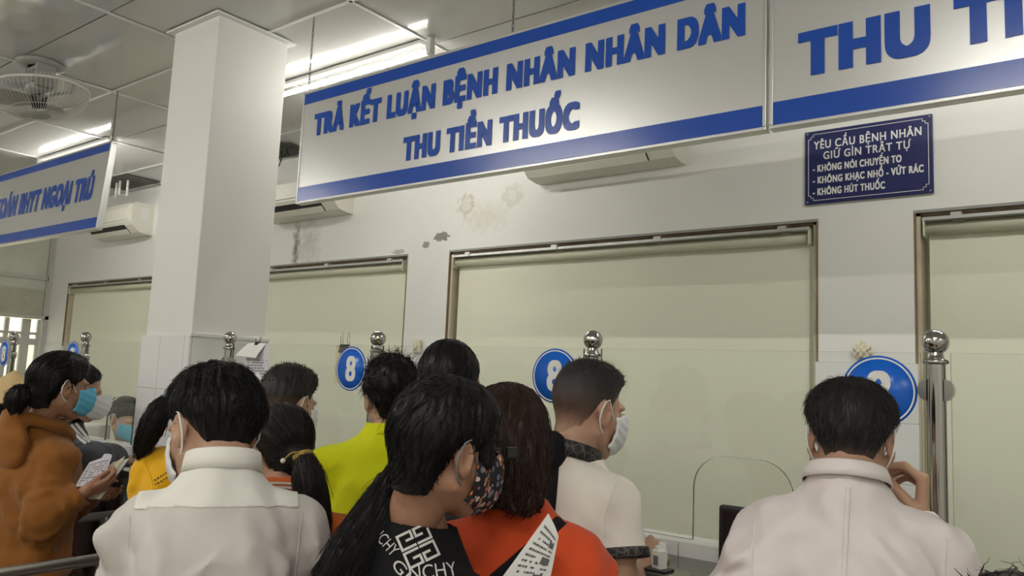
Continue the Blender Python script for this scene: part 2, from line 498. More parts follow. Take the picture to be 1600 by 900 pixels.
# ------------------------------------------------------------------ counter, curb, staff desks
GT = 1.165                        # top of the granite
for k, (x0, x1) in enumerate(((XL + 0.02, CX0 - 0.02), (CX1 + 0.02, 2.6))):
    side = ('left', 'right')[k]
    e = empty('service_counter', ((x0 + x1) / 2, 1.9, 0))
    tag(e, 'dark granite service counter with maroon front running %s of the tiled column' % side, 'counter', 'granite service counters')
    h = (x1 - x0) / 2
    MB().box((-h, -0.17, GT - .04), (h, 0.17, GT), bev=0.006).build('granite_top', M['granite'], e)
    MB().box((-h, -0.11, 0.0), (h, -0.05, GT - .04)).build('front_panel', M['maroon'], e)
    c_ = MB().box((x0, 1.955, GT), (x1, 2.07, 1.196), 0)
    c_.box((x0, 1.962, 1.196), (x1, 2.05, 1.2025), 1, bev=0.003)
    struct(c_.build('trim_%d' % (k + 1), [M['curb'], M['white_metal']]))
    e = empty('staff_desk', ((x0 + x1) / 2, 2.3, 0))
    tag(e, 'pale staff desk behind the glass, %s of the tiled column' % side, 'desk', 'staff desks behind the glass')
    MB().box((-h, -0.2, 1.01), (h, 0.2, 1.05), bev=0.005).build('desk_top', M['alu_paint'], e)
    for sg in (-1, 1): MB().box((sg * (h - .06) - .02, -0.17, 0.0), (sg * (h - .06) + .02, .17, 1.01)).build('desk_side', M['maroon'], e)

# ------------------------------------------------------------------ steel posts and glass
POSTS = [-6.30, -5.363, -4.422, -3.078, -2.146, -1.23, -0.328, 0.60]
def make_post():
    e = empty('steel_post')
    MB().lathe([(0, 0), (0.04, 0), (0.04, 0.008), (0.022, 0.014)]).build('base_flange', M['steel'], e)
    MB().lathe([(0.0205, 0.01), (0.0205, 0.475)]).build('pole', M['steel'], e)
    MB().lathe([(0.0205, 0.472), (0.026, 0.474), (0.0275, 0.478), (0.026, 0.482), (0.018, 0.486), (0.0165, 0.494), (0.015, 0.5)]).build('collar', M['steel'], e)
    MB().lathe([(0.029 * math.sin(PI * t / 18) + (0.0 if t else 0), 0.523 - 0.029 * math.cos(PI * t / 18)) for t in range(19)]).build('ball_finial', M['steel'], e)
    for s in (-1, 1):
        c = MB()
        prof = [(s * (0.018 + 0.018 * math.sin(PI * t / 14)), 0.415 - 0.024 * math.cos(PI * t / 14)) for t in range(15)]
        c.prism(prof, -0.014, 0.014, 'y')
        c.build('glass_clamp', M['steel_dark'], e)
    return e
post_lbl = {-6.30: 'steel post with ball top, beyond the left edge of the picture',
            -5.363: 'leftmost visible steel post with ball top, in front of the bright outer window',
            -4.422: 'steel post with ball top behind the ponytailed woman in the mustard hoodie',
            -3.078: 'steel post with ball top standing against the tiled column',
            -2.146: 'steel post with ball top right beside the clipped banknote-sized papers',
            -1.23: 'steel post with ball top rising behind the man in the white tee',
            -0.328: 'largest steel post with ball top, right of the man in the white coat',
            0.60: 'steel post with ball top beyond the right edge of the picture'}
proto = None
for x in POSTS[1:7]:
    p = make_post() if proto is None else copy_tree(proto)
    proto = proto or p
    p.location = (x, G, 1.202)
    tag(p, post_lbl[x], 'post', 'steel posts holding the counter glass')

def pane(x0, x1, arch, label):
    """a sheet of counter glass with a round-topped opening at hand height"""
    z0, z1 = 1.203, 1.70
    if arch is None:
        outline = [(x0, z0), (x1, z0), (x1, z1), (x0, z1)]
    else:
        a0, a1 = arch, arch + 0.262
        r = 0.085; zt = 1.425
        hole = [(a0, z0), (a0, zt - r)] + [(a0 + r - r * math.cos(t * PI / 16), zt - r + r * math.sin(t * PI / 16)) for t in range(1, 9)]
        hole += [(a1 - r + r * math.sin(t * PI / 16), zt - r + r * math.cos(t * PI / 16)) for t in range(0, 9)] + [(a1, z0)]
        outline = [(x0, z0)] + hole + [(x1, z0), (x1, z1), (x0, z1)]
    n = len(outline)
    bm = bmesh.new()
    va = [bm.verts.new((a, G - 0.004, b)) for a, b in outline]
    f = bm.faces.new(va)
    vb = [bm.verts.new((a, G + 0.004, b)) for a, b in outline]
    f2 = bm.faces.new(vb)
    for i in range(n):
        q = bm.faces.new((va[i], va[(i + 1) % n], vb[(i + 1) % n], vb[i])); q.material_index = 1
    bmesh.ops.triangulate(bm, faces=[f, f2])
    bmesh.ops.recalc_face_normals(bm, faces=bm.faces)
    me = bpy.data.meshes.new('glass_pane'); bm.to_mesh(me); bm.free()
    me.materials.append(M['glass']); me.materials.append(M['glass_edge'])
    o = link('glass_pane', me)
    tag(o, label, 'glass pane', 'counter glass panes between posts')
    return o
g = 0.03
pane(-5.363 + g, -4.422 - g, -5.038, 'clear glass counter pane behind the conical hat, leftmost in view')
pane(-4.422 + g, CX0 - 0.015, -4.10, 'clear glass counter pane ending at the left side of the tiled column, clerk behind it')
pane(-3.078 + g, -2.146 - g, -2.753, 'clear glass counter pane with papers clipped on, right of the tiled column')
pane(-2.146 + g, -1.23 - g, -1.821, 'clear glass counter pane behind the tall dark-haired man and the red-topped woman')
pane(-1.23 + g, -0.328 - g, -0.905, 'clear glass counter pane with its arched opening in plain view')
pane(-0.328 + g, 0.60 - g, None, 'clear glass counter pane at the right edge of the picture, right of the largest post')

# round number signs on the glass
def eight_disc(x, z, r, label):
    e = empty('number_sign', (x, G - 0.004, z))
    tag(e, label, 'sign', 'round blue number signs on the glass')
    MB().lathe([(0, -0.002), (r, -0.002), (r, 0)], axis='y', n=48).build('disc', M['disc_blue'], e)
    MB().lathe([(r * 0.90, -0.0026), (r * 0.945, -0.0026)], axis='y', n=48).build('white_ring', M['white_ink'], e, recalc=False)
    lettering('numeral', '8', -r * 0.33, r * 0.33, -r * 0.56, r * 1.12, -0.0028, M['white_ink'], e, bold=0.032)
    return e
eight_disc(-0.447, 1.61, 0.082, 'largest blue round 8 sign, partly hidden behind the man in the white coat')
eight_disc(-1.359, 1.616, 0.082, 'blue round 8 sign just left of the man in the white tee')
eight_disc(-2.277, 1.613, 0.082, 'fully visible blue round 8 sign beside the clipped papers')
eight_disc(-4.553, 1.62, 0.082, 'blue round number sign mostly hidden behind the mustard hoodie woman')
eight_disc(-5.47, 1.62, 0.082, 'blue round 8 sign cut by the left edge of the picture')

# ------------------------------------------------------------------ hanging signs
def chain(x, y, z0, z1, label):
    mb = MB()
    n = int((z1 - z0) / 0.022)
    for k in range(n):
        z = z0 + (k + 0.5) * (z1 - z0) / n
        pts = []
        for t in range(8):
            a = 2 * PI * t / 8
            h, v = 0.0042 * math.cos(a), 0.0145 * math.sin(a)
            pts.append((x + (h if k % 2 else 0), y + (0 if k % 2 else h), z + v))
        mb.tube(pts, 0.0016, 5, closed=True)
    return tag(mb.build('hanging_chain', M['chain']), label, 'chain', 'chains holding the hanging signs')

def hanging_sign(x0, x1, zb, zt, rows, label, bands, tilt=0.0, y=2.13):
    e = empty('hanging_sign', ((x0 + x1) / 2, y, zb))
    e.rotation_euler = (tilt, 0, 0)
    tag(e, label, 'sign', 'blue and silver signs hung over the counter')
    h = (x1 - x0) / 2; H_ = zt - zb
    MB().box((-h + 0.006, 0.0, 0.006), (h - 0.006, 0.03, H_ - 0.006)).build('panel', M['sign_face'], e)
    fr = MB()
    w = 0.011
    fr.box((-h, -0.004, 0), (h, 0.034, w), bev=0.002).box((-h, -0.004, H_ - w), (h, 0.034, H_), bev=0.002)
    fr.box((-h, -0.004, w), (-h + w, 0.034, H_ - w), bev=0.002).box((h - w, -0.004, w), (h, 0.034, H_ - w), bev=0.002)
    fr.build('frame', M['alu'], e)
    for (b0, b1) in bands:
        MB().box((-h + w, -0.002, b0 - zb), (h - w, 0.002, b1 - zb)).build('blue_band', M['blue'], e)
    cx = (x0 + x1) / 2
    for (txt, a, b, z, cap, kw) in rows:
        lettering('lettering', txt, a - cx, b - cx, z - zb, cap, -0.0025, M['blue'], e, **kw)
    return e
hanging_sign(-2.866, -0.764, 2.325, 2.835,
             [('TRẢ KẾT LUẬN BỆNH NHÂN NHÂN DÂN', -2.775, -0.828, 2.620, 0.099, dict(bold=0.065, space=1.2)),
              ('THU TIỀN THUỐC', -2.21, -1.39, 2.430, 0.096, dict(bold=0.065, space=1.2))],
             'long silver hanging sign with two lines of blue lettering, in the middle',
             [(2.336, 2.398), (2.777, 2.824)])
hanging_sign(-0.756, 1.344, 2.325, 2.835,
             [('THU TI', -0.676, -0.152, 2.459, 0.128, dict(bold=0.06, space=1.16))],
             'silver hanging sign with large THU lettering, at the top right corner',
             [(2.336, 2.402), (2.777, 2.824)])
hanging_sign(-6.80, -4.655, 2.355, 2.89,
             [('TOÁN BHYT NGOẠI TRÚ', -6.24, -4.79, 2.548, 0.148, dict(bold=0.06, space=1.16))],
             'silver and blue hanging sign left of the column, under the ceiling fan',
             [(2.366, 2.428), (2.832, 2.879)], tilt=-0.07, y=2.10)
chain(-2.855, 2.145, 2.835, CZ, 'thin chain at the left end of the long centre sign')
chain(-1.70, 2.145, 2.835, CZ, 'thin chain at the middle of the long centre sign')
chain(-4.68, 2.15, 2.885, CZ, 'thin chain at the right end of the sign left of the column')
chain(-0.80, 2.145, 2.835, CZ, 'thin chain at the right end of the long centre sign')

# ------------------------------------------------------------------ navy notice board
e = empty('notice_board', (-0.846, W - 0.002, 2.442))
tag(e, 'small navy notice board with white rules in five lines, screwed above the right pier', 'sign')
MB().box((-0.262, -0.012, 0), (0.262, 0, 0.338), bev=0.002).build('board', M['navy'], e)
bd = MB()
a, b, c0, c1, k = -0.245, 0.245, 0.016, 0.322, 0.022
loop = [(a + k, c0), (b - k, c0), (b - k, c0 + k * .5), (b - k * .5, c0 + k * .5), (b - k * .5, c0 + k), (b, c0 + k), (b, c1 - k), (b - k * .5, c1 - k), (b - k * .5, c1 - k * .5), (b - k, c1 - k * .5), (b - k, c1),
        (a + k, c1), (a + k, c1 - k * .5), (a + k * .5, c1 - k * .5), (a + k * .5, c1 - k), (a, c1 - k), (a, c0 + k), (a + k * .5, c0 + k), (a + k * .5, c0 + k * .5), (a + k, c0 + k * .5)]
for p, q in zip(loop, loop[1:] + loop[:1]):
    bd.box((min(p[0], q[0]) - 0.0011, -0.0135, min(p[1], q[1]) - 0.0011), (max(p[0], q[0]) + 0.0011, -0.012, max(p[1], q[1]) + 0.0011))
bd.build('border_line', M['white_ink'], e)
for txt, x0, x1, z, cap, kw in (('YÊU CẦU BỆNH NHÂN', -0.222, 0.220, 0.252, 0.037, dict(bold=0.02, space=1.14)),
                            ('GIỮ GÌN TRẬT TỰ', -0.180, 0.178, 0.201, 0.035, dict(bold=0.02, space=1.14)),
                            ('- KHÔNG NÓI CHUYỆN TO', -0.226, 0.142, 0.146, 0.032, dict(bold=0.04, space=1.14)),
                            ('- KHÔNG KHẠC NHỔ - VỨT RÁC', -0.226, 0.226, 0.092, 0.032, dict(bold=0.04, space=1.14)),
                            ('- KHÔNG HÚT THUỐC', -0.226, 0.076, 0.038, 0.032, dict(bold=0.04, space=1.14))):
    lettering('lettering', txt, x0, x1, z, cap, -0.0128, M['white_ink'], e, **kw)
for x, z in ((-0.25, 0.01), (0.25, 0.01), (-0.25, 0.328), (0.25, 0.328)):
    MB().lathe([(0, -0.014), (0.004, -0.0135), (0.0045, -0.012)], (x, 0, z), 10, axis='y').build('screw', M['steel_dark'], e)

# ------------------------------------------------------------------ air conditioners
def air_con(xr, zt, w, label):
    e = empty('air_conditioner', (xr - w / 2, W, zt - 0.275))
    tag(e, label, 'air conditioner', 'wall air conditioners')
    h = w / 2
    prof = [(0, 0.0), (-0.05, 0.0), (-0.125, 0.012), (-0.19, 0.07), (-0.205, 0.10), (-0.208, 0.22), (-0.195, 0.262), (-0.17, 0.275), (0, 0.275)]
    MB().prism(prof, -h, h, 'x').build('housing', M['ac_white'], e)
    pf = [(-0.2085, 0.112), (-0.214, 0.116), (-0.216, 0.225), (-0.206, 0.262), (-0.199, 0.264)]
    pp = MB(); pp.prism(pf, -h + 0.012, h - 0.055, 'x'); pp.build('front_cover', M['ac_white'], e)
    MB().prism([(-0.128, 0.010), (-0.196, 0.073), (-0.190, 0.080), (-0.122, 0.018)], -h + 0.05, h - 0.14, 'x').build('outlet', M['dark'], e)
    MB().prism([(-0.134, 0.006), (-0.168, 0.037), (-0.165, 0.041), (-0.131, 0.010)], -h + 0.055, h - 0.145, 'x').build('louver', M['ac_white'], e)
    MB().box((h - 0.12, -0.2095, 0.135), (h - 0.085, -0.2085, 0.19)).build('energy_label', mat('energy_green', (60, 120, 80), 0.5), e)
    MB().box((h, -0.12, 0.12), (h + 0.001, -0.05, 0.24)).build('rating_plate', M['paper'], e)
    return e
air_con(-6.89, 3.02, 0.86, 'white air conditioner left of the column, near the far corner')
air_con(-4.19, 2.965, 0.86, 'white air conditioner mostly hidden between the column and the long sign')
air_con(-1.70, 2.985, 0.90, 'white air conditioner peeping out under the long sign, above the middle window')

# ------------------------------------------------------------------ ceiling lamps
def ceiling_lamp(x0, x1, y, label, power):
    e = empty('fluorescent_lamp', ((x0 + x1) / 2, y, CZ))
    tag(e, label, 'ceiling light', 'fluorescent tubes on the ceiling')
    h = (x1 - x0) / 2
    MB().box((-h + 0.05, -0.022, -0.022), (h - 0.05, 0.022, -0.002), bev=0.004).build('batten', M['white_metal'], e)
    em = bpy.data.materials.get('tube_%g' % power)
    if em is None:
        em = mat('tube_%g' % power, (255, 252, 244), 0.4, emit=power)
    em2 = bpy.data.materials.get('tube_back_%g' % power)
    if em2 is None:
        em2 = mat('tube_back_%g' % power, (255, 252, 244), 0.4, emit=power * .04)
    tb = MB().tube([(-h, 0, -0.065), (h, 0, -0.065)], 0.013, 20)
    tb.m = [1 if sum(tb.v[i][2] for i in f) / len(f) > -0.0655 else 0 for f in tb.f]
    tb.build('tube', [em, em2], e)
    for s in (-1, 1):
        MB().box((s * h - 0.014, -0.018, -0.085), (s * h + 0.014, 0.018, -0.002), bev=0.004).build('holder', M['white_metal'], e)
    return e
ceiling_lamp(-3.76, -2.555, 2.60, 'bright fluorescent tube behind the left end of the long sign, right of the column', TUBE_POWER)
ceiling_lamp(-6.87, -5.66, 2.60, 'bright fluorescent tube above the sign left of the column', TUBE_POWER)
ceiling_lamp(-0.65, 0.55, 2.60, 'fluorescent tube behind the right-hand hanging sign', TUBE_POWER)
for x in (-6.27, -3.16, -0.05, 2.9):
    for y in (-0.4, -3.4):
        ceiling_lamp(x - 0.6, x + 0.6, y, 'fluorescent tube on the ceiling of the waiting hall behind the camera', HALL_TUBE_POWER)

# ------------------------------------------------------------------ ceiling fan with cage
e = empty('ceiling_fan', (-4.62, 1.70, CZ))
tag(e, 'caged orbit fan fixed to the ceiling at upper left', 'fan')
MB().lathe([(0, 0), (0.115, 0), (0.12, -0.012), (0.10, -0.028), (0.06, -0.03)], n=36).build('ceiling_plate', M['fan_grey'], e)
MB().box((-0.085, -0.05, -0.15), (-0.06, 0.05, -0.02), bev=0.008).box((0.06, -0.05, -0.15), (0.085, 0.05, -0.02), bev=0.008).box((-0.08, -0.04, -0.05), (0.08, 0.04, -0.022), bev=0.008).build('yoke', M['fan_grey'], e)
hd = empty('fan_head', (0, 0, -0.13)); hd.parent = e; hd.rotation_euler = (0.10, -0.12, 0)
MB().lathe([(0, 0.08), (0.05, 0.075), (0.065, 0.05), (0.065, -0.02), (0.052, -0.05), (0.03, -0.06)]).build('motor', M['fan_grey'], hd)
cg = MB()
Rc = 0.245
cg.tube([(Rc * math.cos(2 * PI * k / 56), Rc * math.sin(2 * PI * k / 56), -0.035) for k in range(56)], 0.0075, 8, closed=True)
for k in range(72):
    a = 2 * PI * k / 72
    pts = [(0.05, -0.165), (0.12, -0.155), (0.19, -0.125), (0.235, -0.08), (Rc, -0.035), (0.22, 0.0), (0.15, 0.012), (0.065, 0.0)]
    cg.tube([(r * math.cos(a), r * math.sin(a), z) for r, z in pts], 0.0011, 4, cap=False)
for r, z in ((0.09, -0.16), (0.15, -0.145)):
    cg.tube([(r * math.cos(2 * PI * k / 40), r * math.sin(2 * PI * k / 40), z) for k in range(40)], 0.0014, 4, closed=True)
cg.build('cage', M['fan_white'], hd)
MB().lathe([(0, -0.172), (0.05, -0.170), (0.055, -0.162), (0.05, -0.158)]).build('cage_badge', M['fan_grey'], hd)
MB().lathe([(0, -0.13), (0.035, -0.125), (0.042, -0.05)]).build('hub', M['black_plastic'], hd)
for k in range(3):
    bl = MB(); vs = []
    for i in range(9):
        t = i / 8; r = 0.035 + 0.18 * t; w = 0.03 + 0.06 * math.sin(PI * min(1, t * 0.75))
        for s in (-1, 0, 1):
            a = 2 * PI * k / 3 + s * w / max(r, 0.06) * 0.8 + 0.3 * t
            vs.append((r * math.cos(a), r * math.sin(a), -0.08 + s * 0.018))
    bl.add(vs, [[i * 3 + j, i * 3 + j + 1, i * 3 + j + 4, i * 3 + j + 3] for i in range(8) for j in range(2)], 0, True)
    bl.build('blade', M['fan_grey'], hd, recalc=False)

# ------------------------------------------------------------------ ceiling hatch with hanging rods, torn patch by the column
e = empty('ceiling_grille', (-7.02, 3.36, CZ))
tag(e, 'dark ceiling hatch with four short white rods hanging, above the far air conditioner', 'vent')
MB().box((-0.33, -0.16, -0.006), (0.33, 0.16, 0.0)).build('hatch', mat('hatch_grey', (92, 92, 86), 0.7), e)
for k in range(4):
    MB().tube([(-0.16 + 0.1 * k, -0.05 + 0.02 * (k % 2), -0.006), (-0.16 + 0.1 * k, -0.05 + 0.02 * (k % 2), -0.13 - 0.02 * (k % 2))], 0.011, 10).build('rod', M['white_metal'], e)
e = empty('ceiling_patch', (-4.86, 3.42, CZ))
tag(e, 'dark torn ceiling patch with loose wires, between the column and the long sign', 'ceiling hole')
rng = random.Random(8)
poly = [(0.26 * math.cos(2 * PI * k / 16) * rng.uniform(.75, 1.15), 0.16 * math.sin(2 * PI * k / 16) * rng.uniform(.75, 1.1)) for k in range(16)]
MB().prism(poly, -0.012, 0, 'z').build('torn_edge', mat('torn_board', (84, 86, 80), 0.9, noise=(14, 0.5)), e)
for k in range(5):
    x = rng.uniform(-.15, .15); y = rng.uniform(-.1, .06); l = rng.uniform(.05, .12)
    MB().tube([(x, y, -0.01), (x + .02, y - .01, -0.01 - l * .6), (x + .05 * rng.uniform(-1, 1), y, -0.01 - l)], 0.004, 6).build('wire', M['dark'], e)
# loose cable on the hidden air conditioner
tag(MB().tube([(-4.72 + 0.04 * k, W - 0.06 + 0.01 * math.sin(k), 2.972 + 0.05 * abs(math.sin(k * 0.9))) for k in range(10)], 0.004, 6).build('loose_cable', M['dark']),
    'dark loose cable lying on top of the half-hidden air conditioner', 'cable')

# ------------------------------------------------------------------ small things on the wall and the glass
tag(MB().box((-3.516, W - 0.03, 1.735), (-3.456, W - 0.008, 1.82), 0, bev=0.006).tube([(-3.486, W - 0.035, 1.80), (-3.47, W - 0.045, 1.775), (-3.486, W - 0.045, 1.755), (-3.496, W - 0.035, 1.762)], 0.005, 8).build('wall_hook', M['foam']),
    'small yellowed plastic hook on the pier between the middle windows', 'hook')
bm = bmesh.new(); bmesh.ops.create_icosphere(bm, subdivisions=4, radius=0.042)
rng = random.Random(5)
for v in bm.verts:
    n = v.co.normalized(); k = 0.85 + 0.22 * math.sin(n.x * 9 + 2) * math.sin(n.z * 8) + 0.12 * math.sin(n.x * 21 + n.z * 17)
    v.co = Vector((n.x * .042 * k, n.y * .02 * k, n.z * .042 * k))
me = bpy.data.meshes.new('plaster_lump'); bm.to_mesh(me); bm.free(); me.materials.append(M['foam'])
o = link('plaster_lump', me); o.location = (-0.868, W - 0.012, 1.785)
for p in me.polygons: p.use_smooth = True
tag(o, 'lump of yellowed foam stuck on the right pier above the tiles', 'plaster lump')

def sheet(pts, m, parent=None, name='sheet', curl=0.0, thick=0.0006, mi=None):
    """a quad sheet of paper subdivided and slightly curled; pts = 4 corners"""
    P = [Vector(p) for p in pts]; n = 10
    nrm = (P[1] - P[0]).cross(P[3] - P[0]).normalized()
    mb = MB(); vs = []
    for j in range(n + 1):
        for i in range(n + 1):
            u, v = i / n, j / n
            p = (P[0] * (1 - u) + P[1] * u) * (1 - v) + (P[3] * (1 - u) + P[2] * u) * v
            vs.append(p + nrm * curl * (math.sin(PI * u) * 0.7 + 0.4 * math.sin(PI * v) + 0.25 * math.sin(7 * u + 4 * v)))
    k = (n + 1) ** 2
    fs = [[j * (n + 1) + i, j * (n + 1) + i + 1, (j + 1) * (n + 1) + i + 1, (j + 1) * (n + 1) + i] for j in range(n) for i in range(n)]
    mb.add(vs, fs, 0, True)
    mb.add([v - nrm * thick for v in vs], [f[::-1] for f in fs], 0, True)
    o = mb.build(name, m, parent, recalc=False)
    return o, (lambda u, v, off=0.0006: (P[0] * (1 - u) + P[1] * u) * (1 - v) + (P[3] * (1 - u) + P[2] * u) * v + nrm * (off + curl * (math.sin(PI * u) * 0.7 + 0.4 * math.sin(PI * v) + 0.25 * math.sin(7 * u + 4 * v))))
def print_lines(fn, rows, parent, m, seed=1, dense=0.8, off=0.0008, u0=0.08, u1=0.92, blocks=()):
    """unreadable rows of small print on a sheet"""
    r = random.Random(seed); mb = MB()
    for (v0, v1) in rows:
        u = u0
        while u < u1:
            w = r.uniform(0.03, 0.10)
            if r.random() < dense:
                ue = min(u + w, u1)
                mb.add([fn(u, v0, off), fn(ue, v0, off), fn(ue, v1, off), fn(u, v1, off)], [[0, 1, 2, 3]])
            u += w + 0.015
    for (a, b, c, d) in blocks:
        mb.add([fn(a, c, off), fn(b, c, off), fn(b, d, off), fn(a, d, off)], [[0, 1, 2, 3]])
    return mb.build('printing', m, parent, recalc=False)

def binder_clip(parent, w, m, handles=True):
    MB().prism([(-0.012, -w * 0.45), (0.012, -w * 0.45), (0.004, w * 0.25), (-0.004, w * 0.25)], -w / 2, w / 2, 'x').build('clip_body', m, parent)
    for s in (-1, 1):
        hx = w * 0.32
        MB().tube([(s * w * .42, s * 0.004, w * .15), (s * w * .36, s * .008, w * .8), (s * w * .28, s * .010, w * 1.25), (s * w * .15, s * .010, w * 1.3), (s * w * .1, s * .009, w * 1.1), (s * w * .12, s * .005, w * .3)], 0.0012, 6).build('clip_handle', M['steel'], parent)
e = empty('clipped_notes', (-2.335, G, 1.70))
tag(e, 'wad of small papers in a black binder clip, beside the full 8 sign', 'clipped papers')
q = MB()
rng = random.Random(4)
for k in range(6):
    dx = rng.uniform(-.006, .006)
    q.box((-0.045 + dx, 0.006 + k * 0.0015, -0.135 + rng.uniform(-.01, .01)), (0.03 + dx, 0.0072 + k * 0.0015, -0.002), k % 2)
q.build('papers', [M['manila'], M['paper']], e)
cl = empty('binder_clip', (0.0, 0.008, -0.008)); cl.parent = e
binder_clip(cl, 0.045, M['black_plastic'])
e = empty('clipped_sheets', (-2.86, G - 0.012, 1.70))
tag(e, 'white printed sheets with a folded flap clipped on the glass next to the tiled column', 'clipped papers')
o, fn = sheet([(-0.075, -0.006, -0.20), (0.125, -0.006, -0.20), (0.085, -0.003, 0.0), (-0.06, -0.003, 0.0)], M['paper_lilac'], e, 'printed_sheet', 0.004)
print_lines(fn, [(0.10 + 0.055 * k, 0.125 + 0.055 * k) for k in range(11)], o, M['ink'], 3)
o, fn = sheet([(-0.05, -0.012, -0.255), (0.06, -0.012, -0.26), (0.075, -0.006, -0.12), (-0.02, -0.006, -0.12)], M['paper'], e, 'lower_sheet', 0.004)
sheet([(-0.098, -0.035, -0.052), (0.045, -0.035, -0.060), (0.062, -0.003, 0.002), (-0.062, -0.003, 0.002)], M['paper'], e, 'folded_flap', 0.003)
cl = empty('binder_clip', (0.005, -0.002, 0.004)); cl.parent = e
binder_clip(cl, 0.02, M['black_plastic'])

# ------------------------------------------------------------------ queue rails of steel tube
def queue_rail(x, zt, y0, y1, label):
    e = empty('queue_rail', (x, (y0 + y1) / 2, 0)); h = (y1 - y0) / 2
    tag(e, label, 'rail', 'steel queue rails')
    MB().tube([(0, -h, zt), (0, h, zt)], 0.019, 16).build('top_bar', M['rail'], e)
    MB().tube([(0, -h, zt - .45), (0, h, zt - .45)], 0.013, 12).build('lower_bar', M['rail'], e)
    for s in (-1, 1):
        MB().tube([(0, s * (h - .05), 0), (0, s * (h - .05), zt)], 0.019, 14).build('leg', M['rail'], e)
        MB().lathe([(0, 0), (0.05, 0), (0.05, .006), (0.02, .012)], (0, s * (h - .05), 0)).build('foot_flange', M['rail'], e)
queue_rail(-2.745, 0.94, -0.6, 1.55, 'nearer steel queue rail at the bottom left corner of the picture')
queue_rail(-3.443, 0.95, -0.2, 1.76, 'further steel queue rail behind the mustard hoodie woman')

# ------------------------------------------------------------------ black screen, white box, desk things
e = empty('counter_monitor', (-0.62, 1.87, GT), math.radians(2))
tag(e, 'black flat screen standing on the counter left of the man in the white coat', 'monitor')
MB().box((-0.155, -0.012, 0.006), (0.155, 0.012, 0.158), bev=0.006).build('casing', M['black_plastic'], e)
MB().box((-0.143, -0.0135, 0.018), (0.143, -0.0115, 0.146)).build('screen', mat('dark_screen', (34, 35, 37), 0.15), e)
MB().box((-0.05, -0.02, 0.0), (0.05, 0.04, 0.006), bev=0.003).box((-0.02, 0.0, 0.0), (0.02, 0.012, 0.05)).build('stand', M['black_plastic'], e)
e = empty('pill_box', (-0.884, 1.768, GT + .005), math.radians(-20))
tag(e, 'small open white paper box on the counter by the white tee man\'s hand', 'box')
MB().box((-0.014, -0.012, 0), (0.014, 0.012, 0.042), bev=0.001).build('carton', M['paper'], e)
MB().box((-0.012, 0.008, 0.041), (0.012, 0.012, 0.058)).box((-0.006, -0.009, 0.041), (0.004, -0.002, 0.052)).build('flap', M['paper'], e)
MB().box((-0.008, -0.0128, 0.008), (0.008, -0.012, 0.03)).build('print', M['ink'], e)
tag(MB().box((-0.915, 1.740, GT), (-0.855, 1.79, GT + .005), bev=0.001).build('dark_tray', M['black_plastic']), 'flat dark tray under the small white box on the counter', 'tray')
e = empty('desk_printer', (-5.06, 2.30, 1.05), math.radians(4))
tag(e, 'white desktop printer seen through the glass behind the man in the grey jacket', 'printer')
MB().box((-0.17, -0.11, 0), (0.17, 0.11, 0.17), bev=0.015).build('body', M['white_metal'], e)
MB().box((-0.14, -0.16, 0.03), (0.14, -0.11, 0.045), bev=0.005).build('paper_tray', M['white_metal'], e)
MB().box((-0.14, -0.112, 0.10), (0.0, -0.1095, 0.15)).build('panel', M['dark'], e)
tag(MB().box((-4.005, 1.85, GT), (-3.925, 1.90, GT + .05), bev=0.008).build('blue_stapler', mat('blue_plastic', (30, 84, 200), 0.35)), 'bright blue desk item on the counter near the grey-jacketed man', 'desk item')

